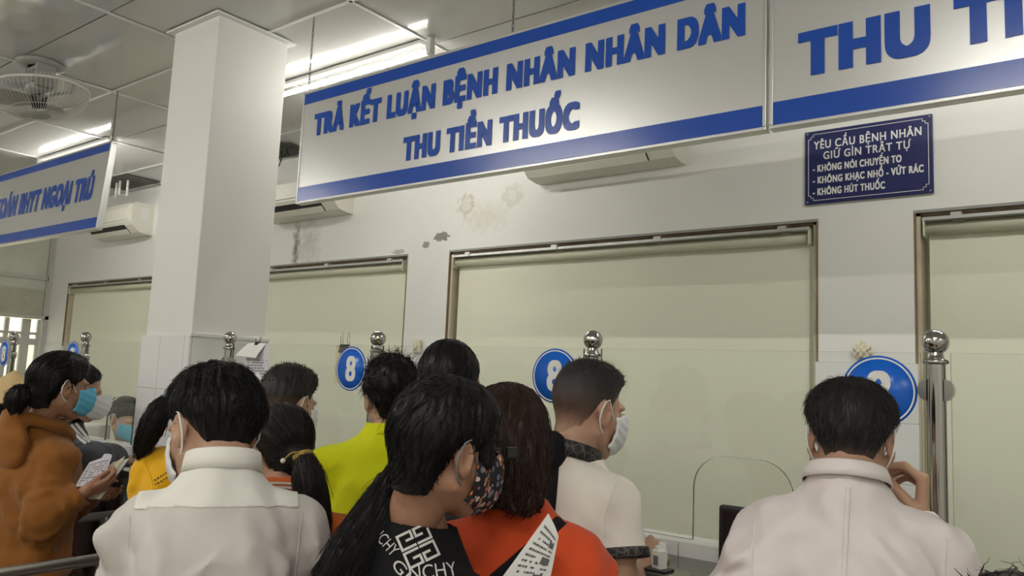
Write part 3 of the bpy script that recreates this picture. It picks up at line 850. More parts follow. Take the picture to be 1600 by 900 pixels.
# ================================================================== PEOPLE
# bodies, hair and clothes are smooth implicit surfaces turned into meshes
F32 = np.float32
def surfnet(fn, lo, hi, h):
    lo = np.array(lo, float); hi = np.array(hi, float)
    n = np.maximum(np.ceil((hi - lo) / h).astype(int) + 1, 3)
    ax = [lo[i] + h * np.arange(n[i]) for i in range(3)]
    Xg, Yg, Zg = np.meshgrid(*ax, indexing='ij')
    P = np.stack([Xg.ravel(), Yg.ravel(), Zg.ravel()], 1).astype(F32)
    D = np.empty(len(P), F32)
    for i in range(0, len(P), 400000):
        D[i:i + 400000] = fn(P[i:i + 400000])
    D = D.reshape(n)
    S = D < 0
    c = np.zeros(n - 1, int)
    for dx in (0, 1):
        for dy in (0, 1):
            for dz in (0, 1):
                c += S[dx:n[0] - 1 + dx, dy:n[1] - 1 + dy, dz:n[2] - 1 + dz]
    act = (c > 0) & (c < 8)
    I = np.argwhere(act)
    idx = -np.ones(n - 1, int); idx[act] = np.arange(len(I))
    acc = np.zeros((len(I), 3)); cnt = np.zeros(len(I))
    cor = [(0, 0, 0), (1, 0, 0), (0, 1, 0), (1, 1, 0), (0, 0, 1), (1, 0, 1), (0, 1, 1), (1, 1, 1)]
    for a in range(8):
        for b in range(a + 1, 8):
            d = np.array(cor[b]) - np.array(cor[a])
            if np.abs(d).sum() != 1: continue
            pa = I + cor[a]; pb = I + cor[b]
            va = D[pa[:, 0], pa[:, 1], pa[:, 2]]; vb = D[pb[:, 0], pb[:, 1], pb[:, 2]]
            m = (va < 0) != (vb < 0)
            t = np.where(m, va / np.where(m, va - vb, 1), 0)
            acc += np.where(m[:, None], np.array(cor[a]) + t[:, None] * d, 0); cnt += m
    V = lo + h * (I + acc / cnt[:, None])
    faces = []
    for axn in range(3):
        u, w = [(1, 2), (2, 0), (0, 1)][axn]
        sl = [slice(None)] * 3; s2 = [slice(None)] * 3
        sl[axn] = slice(0, n[axn] - 1); s2[axn] = slice(1, n[axn])
        A = S[tuple(sl)]; B = S[tuple(s2)]
        E = np.argwhere(A != B)
        ok = (E[:, u] > 0) & (E[:, w] > 0) & (E[:, u] < n[u] - 1) & (E[:, w] < n[w] - 1)
        E = E[ok]
        fl = A[E[:, 0], E[:, 1], E[:, 2]]
        q = []
        for du, dw in ((-1, -1), (0, -1), (0, 0), (-1, 0)):
            k = E.copy(); k[:, u] += du; k[:, w] += dw
            q.append(idx[k[:, 0], k[:, 1], k[:, 2]])
        q = np.stack(q, 1)
        q[~fl] = q[~fl][:, ::-1]
        faces.append(q)
    return V, np.concatenate(faces)

def vec(*a): return np.array(a, F32)
def cap(P, a, b, ra, rb):
    a = np.asarray(a, F32); b = np.asarray(b, F32)
    ba = b - a; pa = P - a
    t = np.clip(pa @ ba / max(float(ba @ ba), 1e-9), 0, 1)
    return np.sqrt(((pa - t[:, None] * ba) ** 2).sum(1)) - (ra + (rb - ra) * t)
def ell(P, c, r, R=None):
    q = P - np.asarray(c, F32)
    if R is not None: q = q @ np.asarray(R, F32)
    r = np.asarray(r, F32)
    k0 = np.sqrt(((q / r) ** 2).sum(1)); k1 = np.sqrt(((q / r ** 2) ** 2).sum(1))
    return k0 * (k0 - 1) / np.maximum(k1, 1e-6)
def smin(a, b, k):
    h = np.clip(0.5 + 0.5 * (b - a) / k, 0, 1)
    return b * (1 - h) + a * h - k * h * (1 - h)
def smax(a, b, k): return -smin(-a, -b, k)
def sstep(x, a, b):
    t = np.clip((x - a) / (b - a), 0, 1)
    return t * t * (3 - 2 * t)
_tab = np.random.RandomState(11).rand(32, 32, 32).astype(F32)
def noise(P, f, seed=0):
    Q = P * np.asarray(f, F32) + F32(seed * 7.13)
    i = np.floor(Q).astype(int); t = Q - i; t = t * t * (3 - 2 * t)
    r = 0
    for dx in (0, 1):
        for dy in (0, 1):
            for dz in (0, 1):
                w = (t[:, 0] if dx else 1 - t[:, 0]) * (t[:, 1] if dy else 1 - t[:, 1]) * (t[:, 2] if dz else 1 - t[:, 2])
                r = r + w * _tab[(i[:, 0] + dx) & 31, (i[:, 1] + dy) & 31, (i[:, 2] + dz) & 31]
    return r * 2 - 1
def rotm(h, p=0, r=0):
    """heading (left positive), pitch (chin down positive), roll (to the right shoulder positive), degrees"""
    return np.array((Euler((0, 0, math.radians(h))).to_matrix() @ Euler((-math.radians(p), 0, 0)).to_matrix() @ Euler((0, math.radians(r), 0)).to_matrix()))

def mesh_obj(name, V, Fq, m, parent, smooth=True):
    me = bpy.data.meshes.new(name)
    me.vertices.add(len(V)); me.vertices.foreach_set('co', np.asarray(V, F32).ravel())
    Fq = np.asarray(Fq)
    k = Fq.shape[1]
    me.loops.add(Fq.size); me.loops.foreach_set('vertex_index', Fq.ravel().astype(np.int32))
    me.polygons.add(len(Fq)); me.polygons.foreach_set('loop_start', np.arange(0, Fq.size, k, dtype=np.int32))
    me.polygons.foreach_set('use_smooth', np.full(len(Fq), smooth))
    me.update(calc_edges=True)
    for q in (m if isinstance(m, (list, tuple)) else [m]): me.materials.append(q)
    return link(name, me, parent)
def prune(V, Fq):
    used = np.unique(Fq); mp = np.zeros(len(V), int); mp[used] = np.arange(len(used))
    return V[used], mp[Fq]
def join(parts):
    V, Fs, o = [], [], 0
    for v, f in parts:
        V.append(v); Fs.append(np.asarray(f) + o); o += len(v)
    return np.concatenate(V), np.concatenate(Fs)

# ------------------------------------------------------------------ head
def head_sdf(P, male=True, ears=True, neck=None):
    """head in its own frame: origin between the ears, face towards +Y"""
    A = P * vec(-1, 1, 1); S = np.where(P[:, :1] < 0, A, P)          # mirrored onto x > 0
    d = ell(P, (0, -.012, .032), (.0735, .094, .084))
    d = smin(d, ell(P, (0, .030, -.03), (.058, .060, .076)), .03)
    d = smin(d, cap(S, (.050, .002, -.052), (.016, .066, -.094), .020, .020), .025)
    d = smin(d, ell(P, (0, .072, -.098), (.022, .018, .018)), .02)
    d = smin(d, ell(S, (.030, .078, .022), (.026, .014, .010)), .015)     # brow
    d = smin(d, ell(S, (.044, .058, -.026), (.022, .024, .022)), .02)     # cheekbone
    d = smax(d, -ell(S, (.031, .102, .002), (.017, .017, .012)), .012)    # eye socket
    d = smin(d, ell(S, (.031, .078, .001), (.0155, .0145, .0125)), .004)
    n = smin(cap(P, (0, .088, .008), (0, .110, -.034), .007, .010), ell(S, (.010, .100, -.037), (.009, .010, .008)), .006)
    d = smin(d, n, .010)
    d = smin(d, ell(P, (0, .092, -.060), (.023, .010, .0065)), .005)
    d = smin(d, ell(P, (0, .090, -.072), (.020, .010, .0075)), .005)
    if ears:
        R = np.array(Euler((0.10, 0.0, -0.42)).to_matrix())
        e = ell(S, (.079, -.012, -.004), (.0075, .0185, .031), R)
        e = smin(e, ell(S, (.076, -.002, -.030), (.007, .010, .012), R), .006)
        e = smax(e, -ell(S, (.0865, -.008, -.002), (.0065, .0105, .020), R), .004)
        d = smin(d, e, .006)
    if neck is not None:
        rn = .051 if male else .045
        nk = np.asarray(neck, F32)
        d = smin(d, cap(P, (0, -.028, -.045), nk * .55 + vec(0, -.032, -.04) * .45, rn, rn * .98), .025)
        d = smin(d, cap(P, nk * .55 + vec(0, -.032, -.04) * .45, nk, rn * .98, rn * 1.04), .02)
    return d

def hairline(P, back, side, front):
    """height of the hair edge by direction around the head"""
    a = np.arctan2(np.abs(P[:, 0]), -P[:, 1])                     # 0 at the nape, pi at the face
    z = np.interp(a, [0, .7, 1.15, 1.45, 1.75, 2.05, 2.5, PI], [back, back + .004, side - .006, side + .012, side - .004, side + .028, front - .008, front])
    return z.astype(F32)

def hair_short(P, t=.013, back=-.062, side=.004, front=.070, top=1.0, seed=1, rough=.0035, puff=.0, neck=(0, -.06, -.20), bulk=None, locks=False):
    """cropped hair: grows out of the scalp and thins to nothing at its lower edge"""
    hl = hairline(P, back, side, front)
    q = np.stack([np.arctan2(P[:, 0], -P[:, 1] + 1e-4) * 1.0, P[:, 2] * 3.0, np.sqrt(P[:, 0] ** 2 + P[:, 1] ** 2) * 10], 1)
    hl = hl + .0025 * noise(q, (5, 2, 1), seed + 2) + .001 * noise(q, (30, 2, 1), seed + 4)
    taper = np.clip((P[:, 2] - hl) / .045, -.4, 1)
    taper = np.where(taper > 0, taper * (2 - taper), taper)
    up = sstep(P[:, 2], .03, .11)
    d = head_sdf(P, True, False, neck) - t * taper * (1 + (top - 1) * up) + .0012
    if bulk is not None:
        d = smin(d, smax(ell(P, (0, bulk[3], bulk[4]), bulk[:3]), hl + .035 - P[:, 2], .02), .02)
    if locks:
        S = np.where(P[:, :1] < 0, P * vec(-1, 1, 1), P)
        d = smin(d, cap(S, (.060, .040, .075), (.068, .056, -.005), .022, .012), .025)
    if puff:
        d = smin(d, ell(P, (0, .015, .09), (.062, .078, .03 + puff + t * .5)), .03)
    rs = (.25 + .75 * np.clip(taper, 0, 1))
    d = d + rs * (rough * noise(q, (14, 7, 1.5), seed) + rough * .7 * noise(P, (110, 110, 40), seed + 1))
    return smax(d, hl - .012 - P[:, 2] - (.08 * sstep(P[:, 1], .03, .045) if locks else 0), .004)

def strands(roots, sdf, dirf, n, steps, ds, lift, r, seed, jit=.35, tipr=.35):
    """thin locks combed over a hair surface; returns verts, quads"""
    rs = np.random.RandomState(seed)
    k = rs.randint(0, len(roots), n)
    p = roots[k].astype(F32).copy()
    w = rs.randn(n, 3).astype(F32) * jit
    lf = (rs.rand(n) ** 2 * lift).astype(F32)
    L = rs.uniform(.5, 1.0, n).astype(F32)
    pts = [p.copy()]
    eps = 1e-3
    for s in range(steps):
        d = dirf(p) + w
        d /= np.linalg.norm(d, axis=1)[:, None] + 1e-6
        p = p + d * (ds * L)[:, None]
        f = sdf(p)
        g = np.stack([sdf(p + vec(eps, 0, 0)) - f, sdf(p + vec(0, eps, 0)) - f, sdf(p + vec(0, 0, eps)) - f], 1) / eps
        g /= np.linalg.norm(g, axis=1)[:, None] + 1e-6
        tgt = .0006 + lf * ((s + 1) / steps) ** 1.5
        p = p - g * np.clip(f - tgt, -.02, .02)[:, None]
        pts.append(p.copy())
    T = np.stack(pts, 1)                                            # n, steps+1, 3
    tan = np.gradient(T, axis=1); tan /= np.linalg.norm(tan, axis=2)[..., None] + 1e-6
    up = np.cross(tan, np.broadcast_to(vec(.3, .2, .93), tan.shape)); up /= np.linalg.norm(up, axis=2)[..., None] + 1e-6
    bi = np.cross(tan, up)
    rad = r * np.linspace(1, tipr, steps + 1)[None, :, None] * rs.uniform(.6, 1.3, (n, 1, 1))
    V = np.stack([T + rad * (math.cos(2 * PI * j / 3) * up + math.sin(2 * PI * j / 3) * bi) for j in range(3)], 2)
    m = steps + 1
    base = (np.arange(n) * m * 3)[:, None, None] + (np.arange(steps) * 3)[None, :, None]
    j = np.arange(3)[None, None, :]; j2 = (j + 1) % 3
    Fq = np.stack([base + j, base + j2, base + 3 + j2, base + 3 + j], -1).reshape(-1, 4)
    return V.reshape(-1, 3), Fq

# ------------------------------------------------------------------ hand
def hand_prims(curl, spread=.10, thumb=(.5, .5), index=None, opp=1.0):
    """right hand: wrist at the origin, fingers along +Y, thumb on -X, palm facing -Z"""
    pr = []
    roots = [(-.029, .086, 0), (-.009, .090, .002), (.011, .087, .001), (.029, .078, -.002)]
    lens = [(.040, .024, .019), (.044, .028, .020), (.041, .026, .020), (.032, .019, .017)]
    rad = [.0088, .0090, .0085, .0076]
    for i in range(4):
        c = curl if not (i == 0 and index is not None) else index
        p = np.array(roots[i], float); a = 0.0
        sp = (i - 1.5) * -spread
        pr.append((np.array((roots[i][0] * .55, .015, 0)), p, .0125, .0105))
        for s_, (l, dc) in enumerate(zip(lens[i], (c[0], c[1], c[2]))):
            a += dc
            q = p + l * np.array((-math.sin(sp) * math.cos(a), math.cos(sp) * math.cos(a), -math.sin(a)))
            pr.append((p, q, rad[i] * (1 - .06 * s_), rad[i] * (.94 - .07 * s_)))
            p = q
    b = np.array((-.022, .022, -.008)); t1, t2 = thumb
    q = b + .044 * np.array((-math.sin(t1), math.cos(t1) * .9, -.35 * opp)); pr.append((np.array((-.012, .008, -.003)), b, .014, .0145)); pr.append((b, q, .0135, .0105))
    q2 = q + .032 * np.array((-math.sin(t1 - t2), math.cos(t1 - t2), -.30 * opp)); pr.append((q, q2, .0100, .0090))
    q3 = q2 + .024 * np.array((-math.sin(t1 - 2 * t2), math.cos(t1 - 2 * t2), -.25 * opp)); pr.append((q2, q3, .0090, .0072))
    return pr

def frame(d, n):
    """rotation with +Y along d and -Z (the palm) towards n"""
    d = np.array(d, float); d /= np.linalg.norm(d)
    z = -np.array(n, float); z -= d * (z @ d); z /= np.linalg.norm(z)
    return np.stack([np.cross(d, z), d, z], 1)

# ------------------------------------------------------------------ materials for people
def skin_mat(name, rgb):
    return mat(name, rgb, rough=0.48, noise=(30, 0.10), bump=(220, 0.08), sss=0.12, spec=0.4)
SKIN = {'tan': skin_mat('skin_tan', (184, 146, 122)), 'light': skin_mat('skin_light', (200, 162, 138)), 'brown': skin_mat('skin_brown', (166, 124, 100))}
def hair_mat(name, rgb, rough=.42):
    m = mat(name, rgb, rough=rough, spec=.22, noise=(60, .5))
    return m
HAIR = {'black': hair_mat('hair_black', (22, 20, 21)), 'brown': hair_mat('hair_dark_brown', (50, 34, 28)), 'soft': hair_mat('hair_soft_black', (36, 31, 30), .5)}

def fade_hair_mat(name, z0, z1):
    """clipped hair: scalp shows through more towards the lower edge of the cut"""
    m = mat(name, (34, 30, 28), rough=.6)
    nt = m.node_tree; b = nt.nodes['Principled BSDF']
    at = nt.nodes.new('ShaderNodeAttribute'); at.attribute_name = 'cut'
    n = nt.nodes.new('ShaderNodeTexNoise'); n.inputs['Scale'].default_value = 420; n.inputs['Detail'].default_value = 2
    tc = nt.nodes.new('ShaderNodeTexCoord'); nt.links.new(tc.outputs['Object'], n.inputs['Vector'])
    ma = nt.nodes.new('ShaderNodeMath'); ma.operation = 'MULTIPLY_ADD'; ma.inputs[1].default_value = .5
    nt.links.new(n.outputs['Fac'], ma.inputs[0]); nt.links.new(at.outputs['Fac'], ma.inputs[2])
    rp = nt.nodes.new('ShaderNodeValToRGB')
    rp.color_ramp.elements[0].position = .25; rp.color_ramp.elements[0].color = (*lin((172, 134, 110)), 1)
    rp.color_ramp.elements[1].position = 1.0; rp.color_ramp.elements[1].color = (*lin((32, 29, 28)), 1)
    e = rp.color_ramp.elements.new(.6); e.color = (*lin((86, 68, 58)), 1)
    nt.links.new(ma.outputs[0], rp.inputs[0]); nt.links.new(rp.outputs[0], b.inputs['Base Color'])
    return m
HAIR['fade'] = fade_hair_mat('hair_clipped', 0, 1)

def cloth(name, rgb, rough=.85, weave=700, fold=.1, amt=.05):
    return mat(name, rgb, rough=rough, noise=(14, amt), bump=(weave, fold), sheen=.15 if max(rgb) > 60 else .0, spec=.25)

# ------------------------------------------------------------------ the figure
TORSO_M = ([-.04, .02, .05, .09, .14, .22, .32, .43, .55, .66, .72], [.043, .056, .074, .106, .142, .162, .156, .146, .168, .172, .150], [.050, .066, .078, .096, .106, .116, .114, .106, .116, .122, .11])
TORSO_F = ([-.04, .02, .05, .09, .14, .22, .32, .43, .55, .66, .72], [.038, .050, .066, .092, .122, .140, .134, .128, .165, .175, .150], [.045, .060, .072, .090, .102, .116, .106, .100, .116, .126, .11])

class Person:
    def __init__(s, label, neck, h, head, head_rot, male=True, lean=.04, sw=.165, hs=1.0, skin='tan', wide=1.0, arms=None, vox=.006, hands=(None, None), drop=.108, hunch=.0, ease=.012, slope=.0):
        """neck, head: places in the room; h: heading; arms: elbow and wrist places for left and right (room) or None"""
        s.male, s.h, s.lean, s.sw, s.hs, s.wide, s.vox = male, h, lean, sw, hs, wide, vox
        s.R = rotm(h)[:3, :3]
        fwd = s.R @ np.array((0, 1, 0))
        s.org = np.array((neck[0], neck[1], 0)) - fwd * lean
        s.root = empty('person', tuple(s.org), math.radians(h))
        tag(s.root, label, 'person', 'people queuing at the counter')
        s.neck = s.loc(neck); s.zn = s.neck[2]
        s.k = s.zn / 1.37
        s.hp = s.loc(head); s.hR = s.R.T @ rotm(*head_rot)
        s.tab = TORSO_M if male else TORSO_F
        s.hunch = hunch
        s.sh = [np.array((sg * sw, lean + hunch * .3, s.zn - drop)) for sg in (-1, 1)]
        s.arms = []
        for i, sg in enumerate((-1, 1)):
            if arms and arms[i]:
                e, w = s.loc(arms[i][0]), s.loc(arms[i][1])
            else:
                e = s.sh[i] + np.array((sg * .035, -.03, -.265 * s.k)); w = e + np.array((-sg * .01, .09, -.215 * s.k))
            s.arms.append((s.sh[i], e, w))
        s.hands = hands
        s.skin = SKIN[skin]
    def loc(s, p): return s.R.T @ (np.array(p, float) - s.org)
    def room(s, p): return s.R @ np.array(p, float) + s.org
    def torso(s, P, e):
        """torso with ease e"""
        t = (s.zn - P[:, 2]) / s.k
        a = np.interp(t, s.tab[0], s.tab[1]).astype(F32) * s.wide + e
        b = np.interp(t, s.tab[0], s.tab[2]).astype(F32) * (s.wide * .5 + .5) + e
        y0 = s.lean * (1 - sstep(t, 0, .62)) - s.hunch * np.exp(-((t - .13) / .14) ** 2) + .01
        x = np.abs(P[:, 0]) / a; y = np.abs(P[:, 1] - y0) / b
        r = (x ** 2.4 + y ** 2.4) ** (1 / 2.4)
        d = (r - 1) * np.minimum(a, b) * .92
        d = np.maximum(d, (-.03 - t) * .9)
        return np.maximum(d, t - .70)
    def shoulders(s, P, e):
        d = None
        for i in (0, 1):
            q = cap(P, s.neck + vec(0, -.010, -.050), s.sh[i] + vec(0, -.005, .0), .046 + e * .6, (.049 if s.male else .043) + e)
            d = q if d is None else np.minimum(d, q)
        return d
    def arm(s, P, i, e, t0=0., t1=1., el=0.0):
        sh, el_, w = [np.asarray(q, F32) for q in s.arms[i]]
        g = 1.0 if s.male else .88
        d = cap(P, sh, el_, (.049 * g + e), (.040 * g + e))
        f = cap(P, el_, w, (.040 * g + e), (.028 * g + e + el))
        return d, f
    def garment(s, P, e=.012, sleeve='long', amp=.005, seed=1, neckcut=.0, zmin=None, cuff=None):
        d = smin(s.torso(P, e), s.shoulders(P, e), .05)
        for i in (0, 1):
            u, f = s.arm(P, i, e + .004)
            if sleeve == 'long':
                q = smin(u, f, .02)
                re = np.sqrt(((P - s.arms[i][1].astype(F32)) ** 2).sum(1))
                q = q - .5 * amp * np.sin(re * 165 + 4 * noise(P, 14, seed + 12)) * np.exp(-(re / .11) ** 2)
                w, el_ = s.arms[i][2], s.arms[i][1]
                dr = (w - el_) / np.linalg.norm(w - el_)
                q = smax(q, (P - (w - dr * .005).astype(F32)) @ dr.astype(F32), .004)
            else:
                sh, el_ = s.arms[i][0], s.arms[i][1]
                dr = (el_ - sh) / np.linalg.norm(el_ - sh)
                fr = sleeve if isinstance(sleeve, float) else .66
                fl = np.clip((P - sh.astype(F32)) @ dr.astype(F32) / np.linalg.norm(el_ - sh), 0, 1)
                q = smax(u - fl * .012, (P - (sh + (el_ - sh) * fr).astype(F32)) @ dr.astype(F32), .004)
            d = smin(d, q, .024)
        if amp:
            t = (s.zn - P[:, 2])
            m = sstep(t, -.01, .12)
            fold = noise(P, (11, 11, 3.2), seed) * m * 1.2 + noise(P + vec(0, 0, 1) * P[:, :1] * .9, (7, 7, 11), seed + 3) * .75 * (0.35 + m)
            w_ = P + .04 * np.stack([noise(P, 6, seed + 8), noise(P, 6, seed + 9), noise(P, 6, seed + 10)], 1)
            r1 = 1 - np.abs(noise(w_ * vec(1, 1, .34) + vec(.5, .0, .0) * P[:, 2:3] * .5, (9, 6, 9), seed + 5)) * 3.2
            r2 = 1 - np.abs(noise(w_ + vec(0, 0, .9) * np.abs(P[:, :1]), (7, 6, 12), seed + 6)) * 3.2
            fold = fold + .55 * np.maximum(r1, -.3) * m + .5 * np.maximum(r2, -.3) * (.25 + .75 * m)
            d = d - amp * np.maximum(fold, -.35) - amp * .35 * noise(P, (30, 30, 24), seed + 7)
        if neckcut:
            nc = s.neck
            q = ell(P, nc + vec(0, .025, .03), (neckcut, neckcut * 1.15, .055))
            d = smax(d, -q, .004)
        if zmin is not None:
            d = smax(d, zmin - P[:, 2], .006)
        return d
    def bounds(s, pad=.08, zlo=None, zhi=None):
        pts = np.array([p for a in s.arms for p in a] + [s.neck, (0, s.lean, s.zn - .3)])
        lo = pts.min(0) - pad; hi = pts.max(0) + pad
        lo[0] = min(lo[0], -.25 * s.wide - .02); hi[0] = max(hi[0], .25 * s.wide + .02)
        lo[1] = min(lo[1], -.20 - s.hunch, s.lean - .2 - s.hunch); hi[1] = max(hi[1], .20, s.lean + .2)
        lo[2] = zlo if zlo is not None else lo[2]; hi[2] = zhi if zhi is not None else s.zn + .06
        return lo, hi
    def build_body(s, eyes=False, brows=False):
        parts = []
        neck_h = s.hR.T @ (s.neck + vec(0, -.004, -.03) - s.hp) / s.hs
        lo = np.minimum(np.array((-.10, -.13, -.13)), neck_h - .07); hi = np.maximum(np.array((.10, .14, .14)), neck_h + .07)
        v, f = surfnet(lambda P: head_sdf(P, s.male, True, neck_h), lo, hi, max(.0036, s.vox * .62))
        parts.append((v * s.hs @ s.hR.T + s.hp, f))
        # trunk and legs, kept just inside the clothes
        def core(P):
            d = s.torso(P, -.006)
            d = smin(d, s.shoulders(P, -.01), .04)
            for sg in (-1, 1):
                hip = vec(sg * .085, .005, .86 * s.k * .98); kn = vec(sg * .095, .012, .47 * s.k); an = vec(sg * .10, -.015, .085)
                d = smin(d, cap(P, hip, kn, .078, .052), .04)
                d = smin(d, smin(cap(P, kn, an, .050, .034), cap(P, an - vec(0, .02, .04), an + vec(sg * .02, .13, -.055), .032, .026), .02), .02)
            return d
        v, f = surfnet(core, (-.30, -.25, -.0), (.30, s.lean + .25, s.zn + .03), .018)
        parts.append((v, f))
        for i in (0, 1):
            sh, el_, w = s.arms[i]
            hd = s.hands[i] or {}
            dr = hd.get('dir'); pn = hd.get('palm')
            dr = s.R.T @ np.array(dr, float) if dr is not None else (w - el_) * .6 + np.array((0, .02, -.08))
            pn = s.R.T @ np.array(pn, float) if pn is not None else np.array((-1 if i else 1, .15, .1), float)
            Rh = frame(dr, pn)
            mir = -1 if i == 0 else 1
            pr = hand_prims(hd.get('curl', (.35, .45, .3)), hd.get('spread', .06), hd.get('thumb', (.55, .25)), hd.get('index'), hd.get('opp', 1.0))
            hsz = hd.get('size', 1.0 if s.male else .9)
            cp = []
            for a, b, ra, rb in pr:
                cp.append((Rh @ (a * (mir, 1, 1)) * hsz + w, Rh @ (b * (mir, 1, 1)) * hsz + w, ra * hsz, rb * hsz))
            g = 1.0 if s.male else .88
            def armf(P):
                d = smin(cap(P, sh, el_, .044 * g, .037 * g), smin(cap(P, el_, el_ * .6 + w * .4, .037 * g, .038 * g), cap(P, el_ * .6 + w * .4, w, .038 * g, .025 * g), .01), .015)
                hnd = None
                for k_, (a, b, ra, rb) in enumerate(cp):
                    q = cap(P, a, b, ra, rb)
                    hnd = q if hnd is None else smin(hnd, q, .0045)
                return smin(d, hnd, .016)
            pts = np.array([sh, el_, w] + [q for c_ in cp for q in c_[:2]])
            vx = hd.get('vox', max(.005, s.vox))
            v, f = surfnet(armf, pts.min(0) - .06, pts.max(0) + .06, vx)
            parts.append((v, f))
        V, Fq = join(parts)
        s.body = mesh_obj('body', V, Fq, s.skin, s.root)
        if eyes:
            for sg in (-1, 1):
                mb = MB()
                c = np.array((sg * .031, .0795, .0015))
                mb.lathe([(.0118 * math.sin(PI * t / 12), -.0118 * math.cos(PI * t / 12)) for t in range(13)], tuple(c), 16, 0, 'y')
                mb.lathe([(0, .0124), (.0030, .0122), (.0062, .0106)], tuple(c), 14, 1, 'y')
                o = mb.build('eye', [mat('eye_white', (222, 214, 204), .25), M['black_plastic']], s.root)
                o.matrix_local = Matrix(((*(s.hR[0] * s.hs), s.hp[0]), (*(s.hR[1] * s.hs), s.hp[1]), (*(s.hR[2] * s.hs), s.hp[2]), (0, 0, 0, 1)))
                o.matrix_local = o.matrix_local @ Matrix.Translation((0, .001, 0))
                def brow(P, sg=sg):
                    return cap(P, (sg * .014, .090, .020), (sg * .046, .076, .023), .0035, .0022) + .001 * noise(P, 300, 3)
                v, f = surfnet(brow, np.array((min(sg * .01, sg * .06), .06, .01)), np.array((max(sg * .01, sg * .06), .105, .035)), .0018)
                s.to_head('eyebrow', v, f, HAIR['black'])
        return s
    def to_head(s, name, v, f, m, parent=None):
        return mesh_obj(name, v * s.hs @ s.hR.T + s.hp, f, m, parent or s.root)
    def hair(s, sdf, lo, hi, m, dirf=None, n=900, steps=6, ds=.010, lift=.006, r=.0008, seed=3, vox=None, name='hair', jit=.35, cut=None, only=None, edge=None):
        v, f = surfnet(sdf, lo, hi, vox or max(.0034, s.vox * .6))
        parts = [(v, f)]
        if dirf is not None and n:
            roots = v if only is None else v[only(v)]
            if edge is not None:
                roots = roots[roots[:, 2] > hairline(roots, *edge) + .5 * steps * ds + .012]
            parts.append(strands(roots, sdf, dirf, n, steps, ds, lift, r, seed, jit))
        V, Fq = join(parts)
        o = s.to_head(name, V, Fq, m)
        if cut is not None:
            at = o.data.attributes.new('cut', 'FLOAT', 'POINT')
            at.data.foreach_set('value', np.clip(cut(V.astype(F32)), 0, 1).astype(F32))
        return o
    def mask(s, m, loops=True, style='flat', loop_m=None, name='face_mask'):
        def f(P):
            d = ell(P, (0, .030, -.036), (.0645, .069, .083))
            S = np.abs(P[:, 0])
            d = smin(d, ell(P, (0, .103, -.034), (.030, .034, .056)), .03)
            if style == 'cone':
                d = smin(d, ell(P, (0, .108, -.050), (.022, .034, .046)), .03)
            d = np.abs(d - .0076) - .0030
            top = P[:, 2] - ((.020 - S * .40) if style == 'flat' else (.016 - S * .34))
            bot = -(P[:, 2] - (-.118 + S * .55))
            d = smax(smax(d, top, .003), bot, .003)
            if style == 'flat':
                d = d - .0008 * np.sin((P[:, 2] + P[:, 1] * .25) * 260)
            return smax(d, (.028 if style == 'flat' else .014) + (S - .05) * .9 - P[:, 1], .003)
        v, q = surfnet(f, (-.085, .0, -.13), (.085, .16, .012), .0028)
        o = s.to_head(name, v, q, m)
        if loops:
            for sg in (-1, 1):
                mb = MB()
                pts = [(.057, .050, -.022), (.068, .030, -.010), (.0765, .010, .012), (.0815, -.006, .030), (.085, -.022, .022), (.0865, -.031, .0), (.083, -.030, -.022), (.076, -.016, -.040), (.066, .010, -.058), (.056, .036, -.074)]
                P = [Vector(p) for p in pts]
                out = []
                for i in range(len(P) - 1):
                    for t in (0, .5): out.append(P[i].lerp(P[i + 1], t))
                out.append(P[-1])
                out = [s.hR @ (np.array((sg * p.x, p.y, p.z)) * s.hs) + s.hp for p in out]
                mb.tube(out, .0019, 6)
                mb.build('ear_loop', loop_m or M['white_ink'], o)
        return o
    def band(s, name, m, rx, ry, h0, h1, flare, gap=0.0, tilt=12, th=.0025, off=(0, 0, 0), parent=None, n=56, fold=None, wob=.0):
        """a collar or neckband round the neck; gap is the opening at the front in radians"""
        vs, fs = [], []
        prof = [(0, h0), (0, (h0 + h1) / 2), (.0015, h1)] if fold is None else [(.0, h0), (.001, h1 - .004), (.004, h1), (.009, h1 - .003), (.5 * (.010 + flare), (h1 + fold) / 2), (flare, fold)]
        K = len(prof)
        cx = s.neck + np.array(off)
        Rt = np.array(Euler((-math.radians(tilt), 0, 0)).to_matrix())
        A = [PI / 2 + gap / 2 + (2 * PI - gap) * i / n for i in range(n + 1)]
        for side in (0, 1):
            for a in A:
                for (dr, z) in prof:
                    w = 1 + wob * math.sin(5 * a + 1) + wob * .6 * math.sin(9 * a)
                    e = (th if side else 0) + dr
                    if fold is None: e += flare * (z - h0) / max(h1 - h0, 1e-6)
                    p = np.array(((rx + e) * math.cos(a) * w, (ry + e) * math.sin(a) * w, z))
                    vs.append(Rt @ p + cx)
        L = (n + 1) * K
        for i in range(n):
            for j in range(K - 1):
                a, b = i * K + j, (i + 1) * K + j
                fs.append([a, b, b + 1, a + 1]); fs.append([L + a + 1, L + b + 1, L + b, L + a])
            a, b = i * K, (i + 1) * K
            fs.append([L + a, L + b, b, a]); a += K - 1; b += K - 1
            fs.append([a, b, L + b, L + a])
        for i in (0, n):
            for j in range(K - 1):
                a = i * K + j
                fs.append([a, a + 1, L + a + 1, L + a])
        mb = MB(); mb.add(vs, fs, 0, True)
        return mb.build(name, m, parent or s.root)
    def wear(s, name, fn, m, zlo=None, zhi=None, vox=None, parent=None):
        lo, hi = s.bounds(zlo=zlo, zhi=zhi)
        v, f = surfnet(fn, lo, hi, vox or s.vox)
        return mesh_obj(name, v, f, m, parent or s.root)
